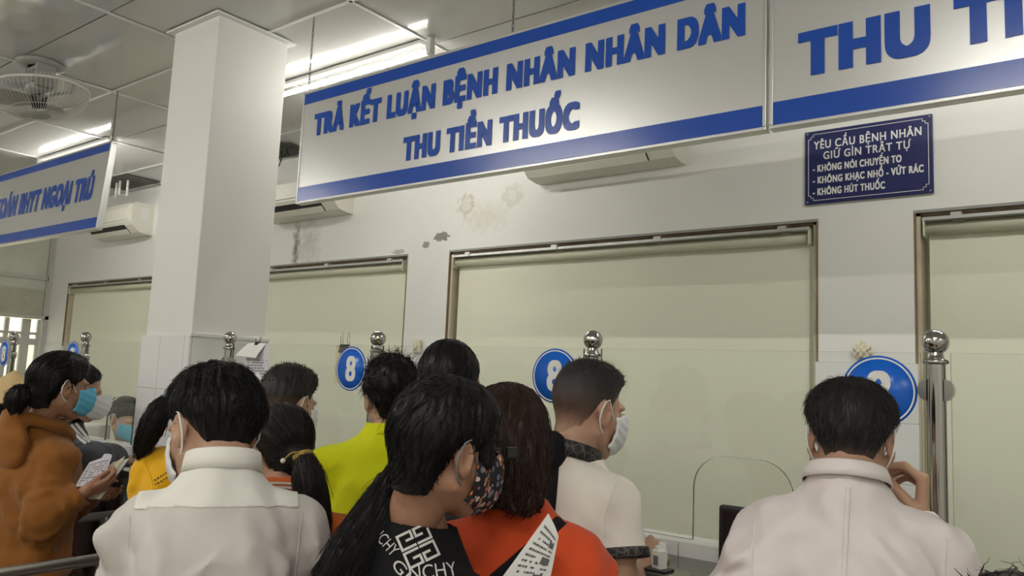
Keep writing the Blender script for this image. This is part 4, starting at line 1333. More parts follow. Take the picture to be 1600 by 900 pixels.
    def trousers(s, m, shoe=None):
        top = s.zn - .60 * s.k
        def fn(P):
            d = smax(s.torso(P, .008), P[:, 2] - (s.zn - .50 * s.k), .01)
            for sg in (-1, 1):
                hip = vec(sg * .085, .005, .84 * s.k); kn = vec(sg * .095, .012, .47 * s.k); an = vec(sg * .10, -.01, .07)
                d = smin(d, smin(cap(P, hip, kn, .094, .070), cap(P, kn, an, .070, .058), .03), .03)
            d = d - .006 * noise(P, (14, 14, 5), 3)
            return smax(d, .05 - P[:, 2], .006)
        v, f = surfnet(fn, (-.30, -.25, .03), (.30, .30, s.zn - .45 * s.k), .018)
        mesh_obj('trousers', v, f, m, s.root)
        for sg in (-1, 1):
            def sf(P):
                d = cap(P, (sg * .10, -.05, .045), (sg * .115, .15, .035), .045, .040)
                d = smin(d, ell(P, (sg * .10, -.035, .075), (.042, .055, .05)), .03)
                return smax(d, .004 - P[:, 2], .004)
            v, f = surfnet(sf, (sg * .11 - .09, -.14, -.01), (sg * .11 + .09, .24, .15), .012)
            mesh_obj('shoe', v, f, shoe or M['black_plastic'], s.root)
    def march(s, fn, pts, d, far=.5):
        """lay points on a garment surface along direction d (body frame)"""
        p = np.array(pts, F32); d = np.asarray(d, F32); d = d / np.linalg.norm(d)
        p = p - d * far
        for _ in range(70):
            p = p + d * (np.clip(fn(p), -.01, .05) * .7)[:, None]
        return p
    def ribbon(s, name, fn, path, d, w, m, parent=None, lift=.0012, closed=False):
        """a seam, strap or stripe laid on a garment: path in the body frame, projected along d"""
        path = np.array(path, float)
        n = max(8, int(np.linalg.norm(np.diff(path, axis=0), axis=1).sum() / .008))
        t = np.linspace(0, len(path) - 1, n)
        P = np.stack([np.interp(t, np.arange(len(path)), path[:, i]) for i in range(3)], 1)
        for _ in range(3): P[1:-1] = (P[:-2] + 2 * P[1:-1] + P[2:]) / 4
        tg = np.gradient(P, axis=0); d_ = np.asarray(d, float); d_ /= np.linalg.norm(d_)
        sd = np.cross(tg, d_); sd /= np.linalg.norm(sd, axis=1)[:, None] + 1e-9
        rows = [s.march(fn, P + sd * w * k, d) - d_ * (lift * (1 if abs(k) < .49 else .15)) for k in (-.5, -.4, -.13, .13, .4, .5)]
        V = np.stack(rows, 1).reshape(-1, 3); K = len(rows)
        ok = np.abs(fn(V.astype(F32))) < .02
        Fq = np.array([[i * K + j, i * K + j + 1, (i + 1) * K + j + 1, (i + 1) * K + j] for i in range(n - 1) for j in range(K - 1)])
        Fq = Fq[ok[Fq].all(1)]
        V, Fq = prune(V, Fq)
        return mesh_obj(name, V, Fq, m, parent or s.root)
    def print_text(s, name, fn, txt, c, u, cap_, d, m, parent=None, space=1.0, bold=.0, lift=.0012, xs=None):
        """lettering printed on a garment: c start, u reading direction (body frame), projected along d"""
        X, Zc, f, J = text_verts(txt, 0, xs, 0, cap_, bold=bold, space=space)
        return s.print_shape(name, fn, np.stack([X, Zc], 1), f, c, u, d, m, parent, lift)
    def print_shape(s, name, fn, xy, f, c, u, d, m, parent=None, lift=.0012):
        u = np.array(u, float); u /= np.linalg.norm(u); d = np.array(d, float); d /= np.linalg.norm(d)
        v = np.cross(u, d) ; v /= np.linalg.norm(v)
        P = np.array(c, float) + xy[:, :1] * u + xy[:, 1:] * v
        P = s.march(fn, P, d) - d * lift
        ok = np.abs(fn(P.astype(F32))) < .02
        f = [q for q in f if all(ok[i] for i in q)]
        used = sorted({i for q in f for i in q}); mp = {a: b for b, a in enumerate(used)}
        mb = MB(); mb.add(P[used], [[mp[i] for i in q] for q in f])
        return mb.build(name, m, parent or s.root, recalc=False)

# ------------------------------------------------------------------ the people, one by one
CAMP = np.array((0, 0, 1.6))
def flow(c, down=.35):
    c = vec(*c)
    def f(p):
        d = p - c; d = d / (np.linalg.norm(d, axis=1)[:, None] + 1e-6)
        return d + vec(0, 0, -down)
    return f
def toward(t, down=.1):
    t = vec(*t)
    def f(p):
        d = t - p; d = d / (np.linalg.norm(d, axis=1)[:, None] + 1e-6)
        return d + vec(0, 0, -down)
    return f
def chain_sdf(P, pts, rad, k=.012, flat=1.0):
    d = None
    for i in range(len(pts) - 1):
        q = cap(P, pts[i], pts[i + 1], rad[i], rad[i + 1])
        d = q if d is None else smin(d, q, k)
    return d
def streak(P, axis, f, amp, seed):
    """lengthwise lock texture"""
    sc = np.array([f, f, f], float); sc[axis] = f * .12
    return amp * noise(P, sc, seed) + amp * .6 * noise(P, sc * 2.1, seed + 1)
HB = ((-.11, -.14, -.12), (.11, .13, .15))
def ponytail(p, room_pts, rad, m, n=500, seed=5, r=.0011, amp=.004):
    """tail of hair through places in the room (root first)"""
    pts = [p.loc(q) for q in room_pts]
    # smooth the path
    t = np.linspace(0, len(pts) - 1, 10); A = np.array(pts)
    S = np.stack([np.interp(t, np.arange(len(pts)), A[:, i]) for i in range(3)], 1)
    for _ in range(2): S[1:-1] = (S[:-2] + 2 * S[1:-1] + S[2:]) / 4
    R_ = np.interp(t, np.arange(len(pts)), rad)
    ax = int(np.argmax(np.abs(S[-1] - S[0])))
    fn = lambda P: chain_sdf(P, S, R_) + streak(P, ax, 95, amp, seed)
    v, f = surfnet(fn, S.min(0) - .09, S.max(0) + .09, max(.0045, p.vox * .7))
    def df(q):
        d2 = ((q[:, None, :] - S[None].astype(F32)) ** 2).sum(2); k = np.clip(d2.argmin(1), 0, len(S) - 2)
        return (S[k + 1] - S[k]).astype(F32) / (np.linalg.norm(S[k + 1] - S[k], axis=1)[:, None] + 1e-6)
    L = np.linalg.norm(np.diff(S, axis=0), axis=1).sum()
    q = strands(v, fn, df, n, 8, L / 12, .012, r, seed, .10)
    V, Fq = join([(v, f), q])
    return mesh_obj('ponytail', V, Fq, m, p.root)
def hair_tie(p, room_a, room_b, r, m, name='hair_tie'):
    a, b = p.loc(room_a), p.loc(room_b)
    d = (b - a) / np.linalg.norm(b - a)
    u = np.cross(d, (0, 0, 1)); u /= np.linalg.norm(u); w = np.cross(d, u)
    mb = MB()
    for k in range(3):
        c = a + d * (k - 1) * .004
        mb.tube([c + r * (math.cos(2 * PI * i / 24) * u + math.sin(2 * PI * i / 24) * w) for i in range(24)], .0030, 8, closed=True)
    return mb.build(name, m, p.root)

DENIM = cloth('denim', (52, 58, 74)); BLACKCLOTH = cloth('black_cloth', (24, 24, 27)); KHAKI = cloth('khaki_cloth', (92, 84, 66)); NAVYC = cloth('navy_cloth', (42, 46, 62))
SKYM = mat('mask_blue', (96, 186, 222), .7, noise=(40, .05)); WHM = mat('mask_white', (226, 228, 230), .75)

# --- man in the white shirt, front left
p = Person('man in a white long-sleeved shirt at front left, seen from behind, head bowed',
           (-1.376, 0.901, 1.393), 57, (-1.459, 0.928, 1.472), (88, 20, 5), sw=.124, lean=.10, vox=.0055, hunch=.03, wide=.92,
           arms=[((-1.527, 0.800, 1.119), (-1.637, 0.926, 0.981)), ((-1.279, 1.066, 1.123), (-1.449, 1.199, 0.966))])
p.build_body()
p.trousers(NAVYC)
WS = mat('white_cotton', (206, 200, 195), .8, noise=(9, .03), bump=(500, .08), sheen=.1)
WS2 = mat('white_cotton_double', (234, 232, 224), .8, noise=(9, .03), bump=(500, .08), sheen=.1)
g1 = lambda P: p.garment(P, .014, 'long', .016, 3, zmin=.78)
sh = p.wear('shirt', g1, WS, zlo=.76)
zy = p.zn - .066
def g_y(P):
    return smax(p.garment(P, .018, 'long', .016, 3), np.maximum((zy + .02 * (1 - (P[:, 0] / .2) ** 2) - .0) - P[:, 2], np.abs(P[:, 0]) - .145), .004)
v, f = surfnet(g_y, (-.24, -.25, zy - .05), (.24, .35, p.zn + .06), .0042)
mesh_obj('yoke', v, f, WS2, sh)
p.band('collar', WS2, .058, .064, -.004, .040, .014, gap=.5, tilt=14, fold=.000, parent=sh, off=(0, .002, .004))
for sg in (-1, 1):
    p.ribbon('armhole_seam', g1, [(sg * .150, 0, p.zn - .066), (sg * .148, 0, p.zn - .12), (sg * .144, 0, p.zn - .20), (sg * .150, 0, p.zn - .27)], (0, 1, 0), .004, WS, sh, .0012)
p.mask(WHM)
hs_ = lambda P: hair_short(P, .016, -.050, .002, .062, 1.0, 4, .004, .006)
p.hair(hs_, *HB, HAIR['black'], flow((.01, -.03, .15)), 2600, 7, .0085, .010, .0008, 8, edge=(-.050, .002, .062))

# --- woman in the black printed top, centre front
q = p = Person('woman in a black top printed with white letters, with flowered mask and ponytail',
           (-0.987, 1.029, 1.354), -18, (-0.930, 1.030, 1.475), (-8, 8, 4), male=False, sw=.128, lean=.05, vox=.0052, skin='brown', hs=.93, drop=.115,
           arms=[None, ((-0.881, 1.069, 1.205), (-0.939, 1.188, 1.124))])
p.build_body()
p.trousers(BLACKCLOTH)
g2 = lambda P: q.garment(P, .010, .7, .006, 9, neckcut=.086, zmin=.80)
sh = p.wear('printed_top', g2, cloth('black_knit', (13, 13, 16)), zlo=.78)
INKW = mat('print_white', (196, 194, 190), .7)
VD = p.loc((0, 0, 1.6)); VD = (np.array((0, .0, p.zn - .1)) - VD)
def ptxt(txt, a, b, cp):
    a, b = p.loc(a), p.loc(b)
    p.print_text('lettering', g2, txt, a, b - a, cp, VD, INKW, sh, xs=float(np.linalg.norm(b - a)), bold=.0, lift=.003)
ptxt('NCHY', (-0.986, 0.930, 1.340), (-0.961, 0.955, 1.301), .018)
ptxt('GI', (-0.962, 0.956, 1.287), (-0.947, 0.971, 1.264), .017)
ptxt('NCHY', (-0.917, 0.955, 1.272), (-0.857, 1.000, 1.284), .021)
def gmark(o, ux, sz):
    """square interlaced letter motif: four squared G strokes"""
    xy, fs = [], []
    st = [((1, 1), (0, 1)), ((0, 1), (0, 0)), ((0, 0), (1, 0)), ((1, 0), (1, .5)), ((1, .5), (.55, .5))]
    for mx in (0, 1):
        for my in (0, 1):
            for (a, b) in st:
                a = np.array(a, float) * .86; b = np.array(b, float) * .86
                if mx: a[0], b[0] = 1.95 - a[0], 1.95 - b[0]
                if my: a[1], b[1] = 1.95 - a[1], 1.95 - b[1]
                t = (b - a) / np.linalg.norm(b - a); nn = np.array((-t[1], t[0])) * .075; t = t * .075
                k = len(xy)
                for i in range(7):
                    c = a - t + (b - a + 2 * t) * i / 6
                    xy += [c + nn, c - nn]
                fs += [[k + 2 * i, k + 2 * i + 1, k + 2 * i + 3, k + 2 * i + 2] for i in range(6)]
    xy = np.array(xy) * sz
    p.print_shape('square_motif', g2, xy, fs, p.loc(o), p.loc(ux) - p.loc(o), VD, INKW, sh, .003)
gmark((-0.938, 0.975, 1.284), (-0.901, 1.000, 1.308), .0275)
gmark((-1.009, 0.924, 1.263), (-0.984, 0.936, 1.311), .026)
p.mask(mat('flowered_mask', (30, 30, 36), .75), style='cone', loop_m=mat('grey_loop', (120, 118, 124), .6))
fm = bpy.data.materials['flowered_mask']; nt = fm.node_tree; bs = nt.nodes['Principled BSDF']
tc = nt.nodes.new('ShaderNodeTexCoord'); vo = nt.nodes.new('ShaderNodeTexVoronoi'); vo.inputs['Scale'].default_value = 85
nt.links.new(tc.outputs['Object'], vo.inputs['Vector'])
rp = nt.nodes.new('ShaderNodeValToRGB'); rp.color_ramp.interpolation = 'CONSTANT'
cols = [(0, (214, 132, 70)), (.22, (206, 176, 170)), (.42, (120, 132, 150)), (.6, (222, 214, 200)), (.8, (190, 110, 104))]
rp.color_ramp.elements[0].color = (*lin(cols[0][1]), 1); rp.color_ramp.elements[1].position = cols[1][0]; rp.color_ramp.elements[1].color = (*lin(cols[1][1]), 1)
for a, c in cols[2:]:
    e = rp.color_ramp.elements.new(a); e.color = (*lin(c), 1)
sx = nt.nodes.new('ShaderNodeSeparateColor'); nt.links.new(vo.outputs['Color'], sx.inputs[0]); nt.links.new(sx.outputs[0], rp.inputs[0])
lt = nt.nodes.new('ShaderNodeMath'); lt.operation = 'LESS_THAN'; lt.inputs[1].default_value = .46
nt.links.new(vo.outputs['Distance'], lt.inputs[0])
mx = nt.nodes.new('ShaderNodeMix'); mx.data_type = 'RGBA'; mx.inputs[6].default_value = (*lin((26, 27, 34)), 1)
nt.links.new(lt.outputs[0], mx.inputs[0]); nt.links.new(rp.outputs[0], mx.inputs[7]); nt.links.new(mx.outputs[2], bs.inputs['Base Color'])
T = tuple(p.hR.T @ (p.loc((-1.032, 1.038, 1.400)) - p.hp) / p.hs)
def hb(P):
    d = hair_short(P, .013, -.072, .000, .040, 1.2, 14, .003, .006, locks=True)
    d = smin(d, ell(P, vec(*T) * .75 + vec(0, 0, .012), (.034, .04, .036)), .04)
    return d
p.hair(hb, (-.13, -.17, -.16), (.13, .13, .15), HAIR['black'], toward(T, .05), 3200, 8, .014, .005, .0007, 18, jit=.14)
ponytail(p, [(-1.026, 1.040, 1.421), (-1.026, 0.998, 1.365), (-1.037, 0.959, 1.310), (-1.052, 0.930, 1.254), (-1.060, 0.910, 1.174)], [.033, .038, .043, .044, .036], HAIR['black'], 1200, 6, .0009)

# --- woman in the red-orange top
p3 = p = Person('woman in a red-orange top with reddish-brown hair, black strap across her back',
           (-0.979, 1.315, 1.352), 37, (-1.003, 1.307, 1.458), (28, 8, 0), male=False, hs=.94, sw=.126, lean=.06, vox=.006, skin='tan', wide=1.05,
           arms=[None, ((-0.838, 1.450, 1.169), (-0.936, 1.584, 1.036))])
p.build_body()
p.trousers(DENIM)
RED = cloth('red_orange_knit', (224, 84, 42), weave=900)
g3 = lambda P: p3.garment(P, .012, .62, .009, 19, neckcut=.066, zmin=.80)
sh = p.wear('top', g3, RED, zlo=.78)
p.band('neckband', RED, .068, .072, -.020, .002, -.006, tilt=14, parent=sh)
T3 = (0, -.10, -.01)
def hr(P):
    d = hair_short(P, .022, -.09, -.03, .055, 1.0, 24, .004, .006)
    fall = smin(ell(P, (0, -.062, -.045), (.086, .072, .105)), smin(cap(P, (.066, -.028, -.02), (.062, -.080, -.125), .034, .026), cap(P, (-.066, -.028, -.02), (-.062, -.080, -.125), .034, .022), .03), .03)
    w = P + vec(.012, 0, 0) * np.sin(P[:, 2:3] * 55 + P[:, :1] * 20) * sstep(-P[:, 2:3], .0, .1)
    d = smin(d, fall + streak(w, 2, 85, .006, 31), .03)
    return smax(d, -(P[:, 2] + .118 + .018 * noise(P, (40, 40, 5), 4)), .004)
p.hair(hr, (-.14, -.16, -.19), (.14, .12, .16), HAIR['brown'], lambda q_: flow((0, -.02, .16), .6)(q_) + vec(.35, 0, 0) * np.sin(q_[:, 2:3] * 70), 2600, 9, .016, .005, .0008, 28, jit=.22, only=lambda v: v[:, 1] < .05)
mb = MB()
for k, (a, b) in enumerate((((-.034, -.012), (-.004, .010)), ((.004, -.010), (.026, .012)))):
    mb.box((a[0], -.010, a[1]), (b[0], .004, b[1]), bev=.003)
cl = mb.build('hair_clip', M['black_plastic'], p.root)
cl.matrix_local = Matrix.Translation(p.loc((-0.905, 1.171, 1.466))) @ Matrix.Rotation(math.radians(8), 4, 'Z')
VD3 = np.array((0, 0, p.zn - .1)) - p.loc(CAMP)
bag = empty('shoulder_bag', p.root.location, p.root.rotation_euler.z)
tag(bag, 'black strap of a bag worn across the back of the red-orange top', 'bag')
path = [p.loc(x) for x in ((-0.843, 1.354, 1.369), (-0.854, 1.311, 1.345), (-0.866, 1.256, 1.311), (-0.903, 1.233, 1.269), (-0.945, 1.207, 1.224), (-1.008, 1.194, 1.153))]
p.ribbon('strap', g3, path, VD3, .024, cloth('black_webbing', (26, 24, 26)), bag, .004)
mb = MB().box((-.20, .19, .86), (-.06, .24, 1.02), bev=.02); mb.build('bag_body', BLACKCLOTH, bag)
pp = empty('printed_slip', (-0.833, 1.180, 1.301)); pp_l = Vector((-0.833, 1.180, 1.301))
tag(pp, 'white printed paper tucked under the black strap on the red-orange top', 'paper')
C4 = [Vector(c) - pp_l for c in ((-0.905, 1.127, 1.204), (-0.827, 1.211, 1.215), (-0.815, 1.229, 1.322), (-0.840, 1.230, 1.359))]
o, fn = sheet(C4, M['paper'], pp, 'sheet', .006)
INKD = mat('dark_ink', (96, 94, 98), .7)
print_lines(fn, [(.10 + .065 * k, .125 + .065 * k) for k in range(13)], o, INKD, 12, .75, u0=.15, u1=.85)
print_lines(fn, [], o, INKD, 1, blocks=[(.62, .86, .50, .60), (.60, .80, .26, .36), (.66, .85, .74, .82)])

# --- man in the white tee
p4 = p = Person('man in a white tee with black patterned collar and clipped hair',
           (-1.080, 1.672, 1.419), -6, (-1.073, 1.725, 1.532), (-14, 10, 2), sw=.130, lean=.10, vox=.006, skin='tan', hs=.98, wide=.92,
           arms=[None, ((-0.906, 1.632, 1.129), (-0.946, 1.788, 1.156))],
           hands=(None, dict(dir=(.03, .20, .10), palm=(-.6, .2, -.6), curl=(.8, .95, .6), vox=.0045)))
p.build_body(brows=False)
p.trousers(DENIM)
TEE = cloth('cream_tee', (232, 226, 216), amt=.02)
g4 = lambda P: p4.garment(P, .014, .56, .010, 29, neckcut=.068, zmin=.80)
sh = p.wear('tee', g4, TEE, zlo=.78)
PAT = mat('black_pattern', (30, 28, 30), .6)
nt = PAT.node_tree; bs = nt.nodes['Principled BSDF']
tc = nt.nodes.new('ShaderNodeTexCoord'); vo = nt.nodes.new('ShaderNodeTexVoronoi'); vo.inputs['Scale'].default_value = 60; vo.feature = 'DISTANCE_TO_EDGE'
nt.links.new(tc.outputs['Object'], vo.inputs['Vector'])
rp = nt.nodes.new('ShaderNodeValToRGB'); rp.color_ramp.elements[0].color = (*lin((84, 78, 74)), 1); rp.color_ramp.elements[0].position = .04; rp.color_ramp.elements[1].color = (*lin((26, 25, 27)), 1); rp.color_ramp.elements[1].position = .09
nt.links.new(vo.outputs['Distance'], rp.inputs[0]); nt.links.new(rp.outputs[0], bs.inputs['Base Color'])
p.band('collar', PAT, .062, .066, -.020, .025, .010, gap=.6, tilt=18, fold=-.014, parent=sh)
shj, elj = p.arms[1][0], p.arms[1][1]
dr = (elj - shj) / np.linalg.norm(elj - shj)
def cuff(P):
    t = (P - shj.astype(F32)) @ dr.astype(F32) / np.linalg.norm(elj - shj)
    u, _ = p4.arm(P, 1, .022)
    return smax(u - np.clip(t, 0, 1) * .012, np.abs(t - .535) * np.linalg.norm(elj - shj) - .012, .003)
v, f = surfnet(cuff, np.minimum(shj, elj) - .1, np.maximum(shj, elj) + .1, .005)
mesh_obj('sleeve_cuff', v, f, PAT, sh)
p.ribbon('armhole_seam', g4, [tuple(p.loc(x)) for x in ((-0.987, 1.748, 1.384), (-1.001, 1.718, 1.343), (-1.013, 1.705, 1.290), (-1.017, 1.709, 1.236))], np.array((0, 0, p.zn - .1)) - p.loc(CAMP), .006, TEE, sh, .002)
p.mask(WHM)
hf = lambda P: hair_short(P, .0035, -.060, .004, .066, 2.2, 34, .0010, .004)
p.hair(hf, *HB, HAIR['fade'], flow((0, .0, .05), -.5), 900, 3, .004, .010, .0007, 38, jit=.3, cut=lambda V: (V[:, 2] + .07) / .165, only=lambda v: v[:, 2] > .075)
bag = empty('sling_bag', p.root.location, p.root.rotation_euler.z)
tag(bag, 'black bag slung over the left shoulder of the man in the white tee', 'bag')
bc = p.loc((-1.095, 1.570, 1.429))
def bagf(P):
    d = ell(P, bc + vec(0, .03, .0), (.040, .05, .052))
    return d + .002 * noise(P, 40, 2)
v, f = surfnet(bagf, bc - .14, bc + .14, .006); mesh_obj('bag_body', v, f, BLACKCLOTH, bag)
VD4 = np.array((0, 0, p.zn - .1)) - p.loc(CAMP)
p.ribbon('strap', g4, [p.loc(x) for x in ((-1.085, 1.603, 1.433), (-1.079, 1.589, 1.389), (-1.084, 1.592, 1.336), (-1.103, 1.612, 1.272))], VD4, .03, BLACKCLOTH, bag, .004)

# --- man in the white coat, right
p5 = p = Person('man in a white coat at the right, right hand raised by the largest post',
           (-0.419, 1.608, 1.424), 13, (-0.437, 1.710, 1.505), (12, 12, 1), sw=.126, lean=.10, vox=.0052, skin='tan', hs=.94, wide=.92, hunch=.02,
           arms=[((-0.554, 1.478, 1.174), (-0.569, 1.669, 1.087)), ((-0.270, 1.751, 1.230), (-0.329, 1.817, 1.346))],
           hands=(None, dict(dir=(.02, .16, 1.0), palm=(-.95, -.10, .05), curl=(1.15, .95, .5), index=(.95, .75, .3), thumb=(.18, .02), opp=2.6, vox=.0034, spread=.07)))
p.build_body()
p.trousers(NAVYC)
LAB = mat('white_coat_cotton', (226, 217, 215), .8, noise=(9, .03), bump=(500, .08), sheen=.1)
g5 = lambda P: p5.garment(P, .016, 'long', .022, 39, zmin=.45)
sh = p.wear('coat', g5, LAB, zlo=.43)
p.band('collar', LAB, .060, .068, -.008, .028, .018, gap=.6, tilt=16, fold=-.004, parent=sh, off=(0, -.004, .012))
p.ribbon('back_seam', g5, [(.006, 0, p.zn + .01), (.004, 0, p.zn - .03), (.0, 0, p.zn - .12), (-.004, 0, p.zn - .25), (-.006, 0, p.zn - .5)], (0, 1, 0), .009, LAB, sh, .004)
for sg in (-1, 1):
    p.ribbon('armhole_seam', g5, [(sg * .160, 0, p.zn - .066), (sg * .156, 0, p.zn - .12), (sg * .150, 0, p.zn - .20), (sg * .156, 0, p.zn - .28)], (0, 1, 0), .006, LAB, sh, .002)
p.mask(WHM)
hl_ = lambda P: hair_short(P, .012, -.050, .010, .060, 1.2, 44, .0035, .004, bulk=(.089, .104, .060, -.010, .062))
HAIR['nape'] = fade_hair_mat('hair_short_nape', 0, 1)
p.hair(hl_, *HB, HAIR['nape'], flow((.01, -.01, .15), .5), 2400, 7, .008, .010, .0008, 48, edge=(-.046, .014, .06), cut=lambda V: np.where(V[:, 1] < 0, (V[:, 2] + .062) / .05, 1.0))

# --- girl with the ponytail and orange top
p6 = p = Person('girl in a rust-orange top with white collar stripes and beaded ponytail tie',
           (-1.676, 1.271, 1.283), 48, (-1.762, 1.317, 1.384), (80, 22, 0), male=False, sw=.160, wide=1.1, lean=.08, vox=.0065, skin='brown', hs=.96,
           arms=[None, ((-1.610, 1.436, 1.108), (-1.761, 1.536, 0.929))])
p.build_body()
p.trousers(DENIM)
RUST = cloth('rust_orange', (200, 100, 42))
g6 = lambda P: p6.garment(P, .012, .7, .005, 49, neckcut=.06, zmin=.80)
sh = p.wear('top', g6, RUST, zlo=.78)
p.band('collar', RUST, .054, .060, -.012, .030, .016, gap=.5, tilt=16, fold=-.008, parent=sh, off=(0, -.004, .010))
for hh in (.010, .020):
    p.band('collar_stripe', M['white_ink'], .0690, .0750, hh - .010, hh - .005, .001, gap=.8, tilt=16, parent=sh, off=(0, -.004, .010))
T6r = (-1.621, 1.285, 1.385)
T = tuple(p.hR.T @ (p.loc(T6r) - p.hp) / p.hs)
hg = lambda P: smin(hair_short(P, .016, -.078, -.004, .055, 1.0, 54, .0025), ell(P, vec(*T) * .86, (.03, .03, .03)), .035)
p.hair(hg, (-.13, -.17, -.15), (.13, .13, .15), HAIR['soft'], toward(T, .05), 1700, 7, .014, .004, .0008, 58, jit=.12)
ponytail(p, [T6r, (-1.579, 1.273, 1.342), (-1.567, 1.279, 1.282), (-1.563, 1.292, 1.213), (-1.581, 1.315, 1.131)], [.022, .034, .037, .033, .02], HAIR['soft'], 700, 9, .001)
hair_tie(p, T6r, (-1.599, 1.282, 1.355), .024, mat('yellow_band', (176, 150, 70), .6))
a_, b_ = p.loc((-1.610, 1.260, 1.400)), p.loc((-1.637, 1.237, 1.377))
o = MB().tube([a_, a_ * .5 + b_ * .5 + np.array((0, 0, .008)), b_], .0022, 6).build('tie_string', bpy.data.materials['yellow_band'], p.root)
mb = MB(); mb.lathe([(.0065 * math.sin(PI * t / 8), -.0065 * math.cos(PI * t / 8)) for t in range(9)], tuple(b_), 12); mb.build('bead', M['white_ink'], o)

# --- woman in the golden yellow shirt
p7 = p = Person('woman in a golden yellow shirt with a long ponytail, bending by the tiled column',
           (-2.115, 1.322, 1.400), 40, (-2.224, 1.387, 1.428), (20, 25, 0), male=False, sw=.140, lean=.10, vox=.0075, hs=.97,
           arms=[((-2.219, 1.249, 1.176), (-2.347, 1.385, 1.048)), None])
p.build_body()
p.trousers(DENIM)
GOLD = cloth('golden_cotton', (228, 172, 20))
g7 = lambda P: p7.garment(P, .014, 'long', .014, 59, zmin=.78)
sh = p.wear('shirt', g7, GOLD, zlo=.76)
p.band('collar', GOLD, .058, .062, -.014, .030, .012, gap=.6, tilt=16, fold=-.012, parent=sh)
VD7 = np.array((0, 0, p.zn - .1)) - p.loc(CAMP)
for k, (a, b) in enumerate((((-2.235, 1.250, 1.262), (-2.191, 1.278, 1.298)), ((-2.233, 1.253, 1.251), (-2.187, 1.283, 1.285)))):
    a, b = p.loc(a), p.loc(b); r_ = random.Random(k); xy, fs = [], []
    L = float(np.linalg.norm(b - a)); x = 0
    while x < L:
        w = r_.uniform(.003, .008); i = len(xy); xy += [(x, 0), (x + w, 0), (x + w, .004), (x, .004)]; fs.append([i, i + 1, i + 2, i + 3]); x += w + .003
    p.print_shape('small_print', g7, np.array(xy), fs, a, b - a, VD7, mat('brown_print', (96, 70, 20), .7), sh, .003)
p.ribbon('armhole_seam', g7, [p.loc(x) for x in ((-2.272, 1.209, 1.349), (-2.260, 1.223, 1.314), (-2.247, 1.239, 1.278), (-2.238, 1.252, 1.236))], VD7, .008, GOLD, sh, .003)
T7r = (-2.201, 1.243, 1.491)
T = tuple(p.hR.T @ (p.loc(T7r) - p.hp) / p.hs)
h7 = lambda P: smin(hair_short(P, .015, -.075, -.004, .055, 1.0, 64, .003), ell(P, vec(*T) * .86, (.03, .03, .03)), .035)
p.hair(h7, (-.15, -.18, -.15), (.13, .13, .15), HAIR['black'], toward(T, .05), 700, 6, .014, .004, .001, 68, jit=.12)
ponytail(p, [T7r, (-2.181, 1.211, 1.470), (-2.183, 1.191, 1.420), (-2.202, 1.183, 1.372), (-2.215, 1.178, 1.343)], [.020, .030, .030, .020, .006], HAIR['black'], 400, 11, .0011)
hair_tie(p, T7r, (-2.181, 1.211, 1.470), .022, mat('blue_band', (96, 130, 170), .6))

# --- man with the faded crew cut
p8 = p = Person('man with a faded crew cut behind the girl with the beaded ponytail',
           (-2.142, 1.638, 1.360), 20, (-2.192, 1.657, 1.485), (12, 12, 0), sw=.160, lean=.05, vox=.008, skin='tan')
p.build_body(); p.trousers(BLACKCLOTH)
g8 = lambda P: p8.garment(P, .014, 'long', .007, 69, zmin=.8)
sh = p.wear('shirt', g8, cloth('blue_grey_cotton', (116, 124, 134)), zlo=.78)
p.band('collar', bpy.data.materials['blue_grey_cotton'], .062, .066, -.014, .030, .012, gap=.6, tilt=16, fold=-.012, parent=sh)
hc = lambda P: hair_short(P, .009, -.06, .004, .066, 1.5, 74, .003, .004)
p.hair(hc, *HB, HAIR['fade'], flow((0, .0, .02), -.6), 1100, 3, .006, .010, .001, 78, jit=.35, cut=lambda V: (V[:, 2] + .045) / .085, only=lambda v: v[:, 2] > .05)
p.mask(WHM)

# --- person in the lime shirt
p9 = p = Person('person in a lime yellow tee with tousled dark hair, below the full 8 sign',
           (-1.744, 1.680, 1.425), 44, (-1.756, 1.707, 1.527), (54, 12, -4), male=False, sw=.165, lean=.06, vox=.0075, skin='tan', wide=1.08, hs=.96)
p.build_body(); p.trousers(BLACKCLOTH)
g9 = lambda P: p9.garment(P, .016, .8, .010, 79, neckcut=.064, zmin=.8)
LIME = cloth('lime_jersey', (216, 222, 22), amt=.03)
sh = p.wear('tee', g9, LIME, zlo=.78)
p.band('neckband', LIME, .064, .068, -.018, .004, -.005, tilt=14, parent=sh)
def h9(P):
    d = hair_short(P, .018, -.066, -.004, .060, 1.0, 84, .007, .004)
    d = smin(d, ell(P, (.0, -.085, .045), (.05, .045, .045)) + streak(P, 2, 70, .006, 85), .03)
    return d
p.hair(h9, (-.14, -.16, -.12), (.14, .13, .16), HAIR['black'], flow((0, -.05, .05), .0), 1500, 6, .011, .035, .0009, 88, jit=.7)

# --- tall dark-haired man, only the crown of his head clear of the black-topped woman
p10 = p = Person('tall man with round black hair, mostly hidden behind the woman in the black top',
           (-1.413, 1.610, 1.392), 40, (-1.444, 1.611, 1.573), (38, 8, 0), sw=.14, lean=.05, vox=.008)
p.build_body(); p.trousers(BLACKCLOTH)
g10 = lambda P: p10.garment(P, .014, 'long', .006, 89, zmin=.8)
p.wear('shirt', g10, cloth('charcoal_cotton', (52, 54, 60)), zlo=.78)
p.hair(lambda P: hair_short(P, .012, -.058, .004, .062, 1.0, 94, .002), *HB, HAIR['black'], flow((0, -.03, .15), .3), 900, 5, .006, .004, .0009, 98)

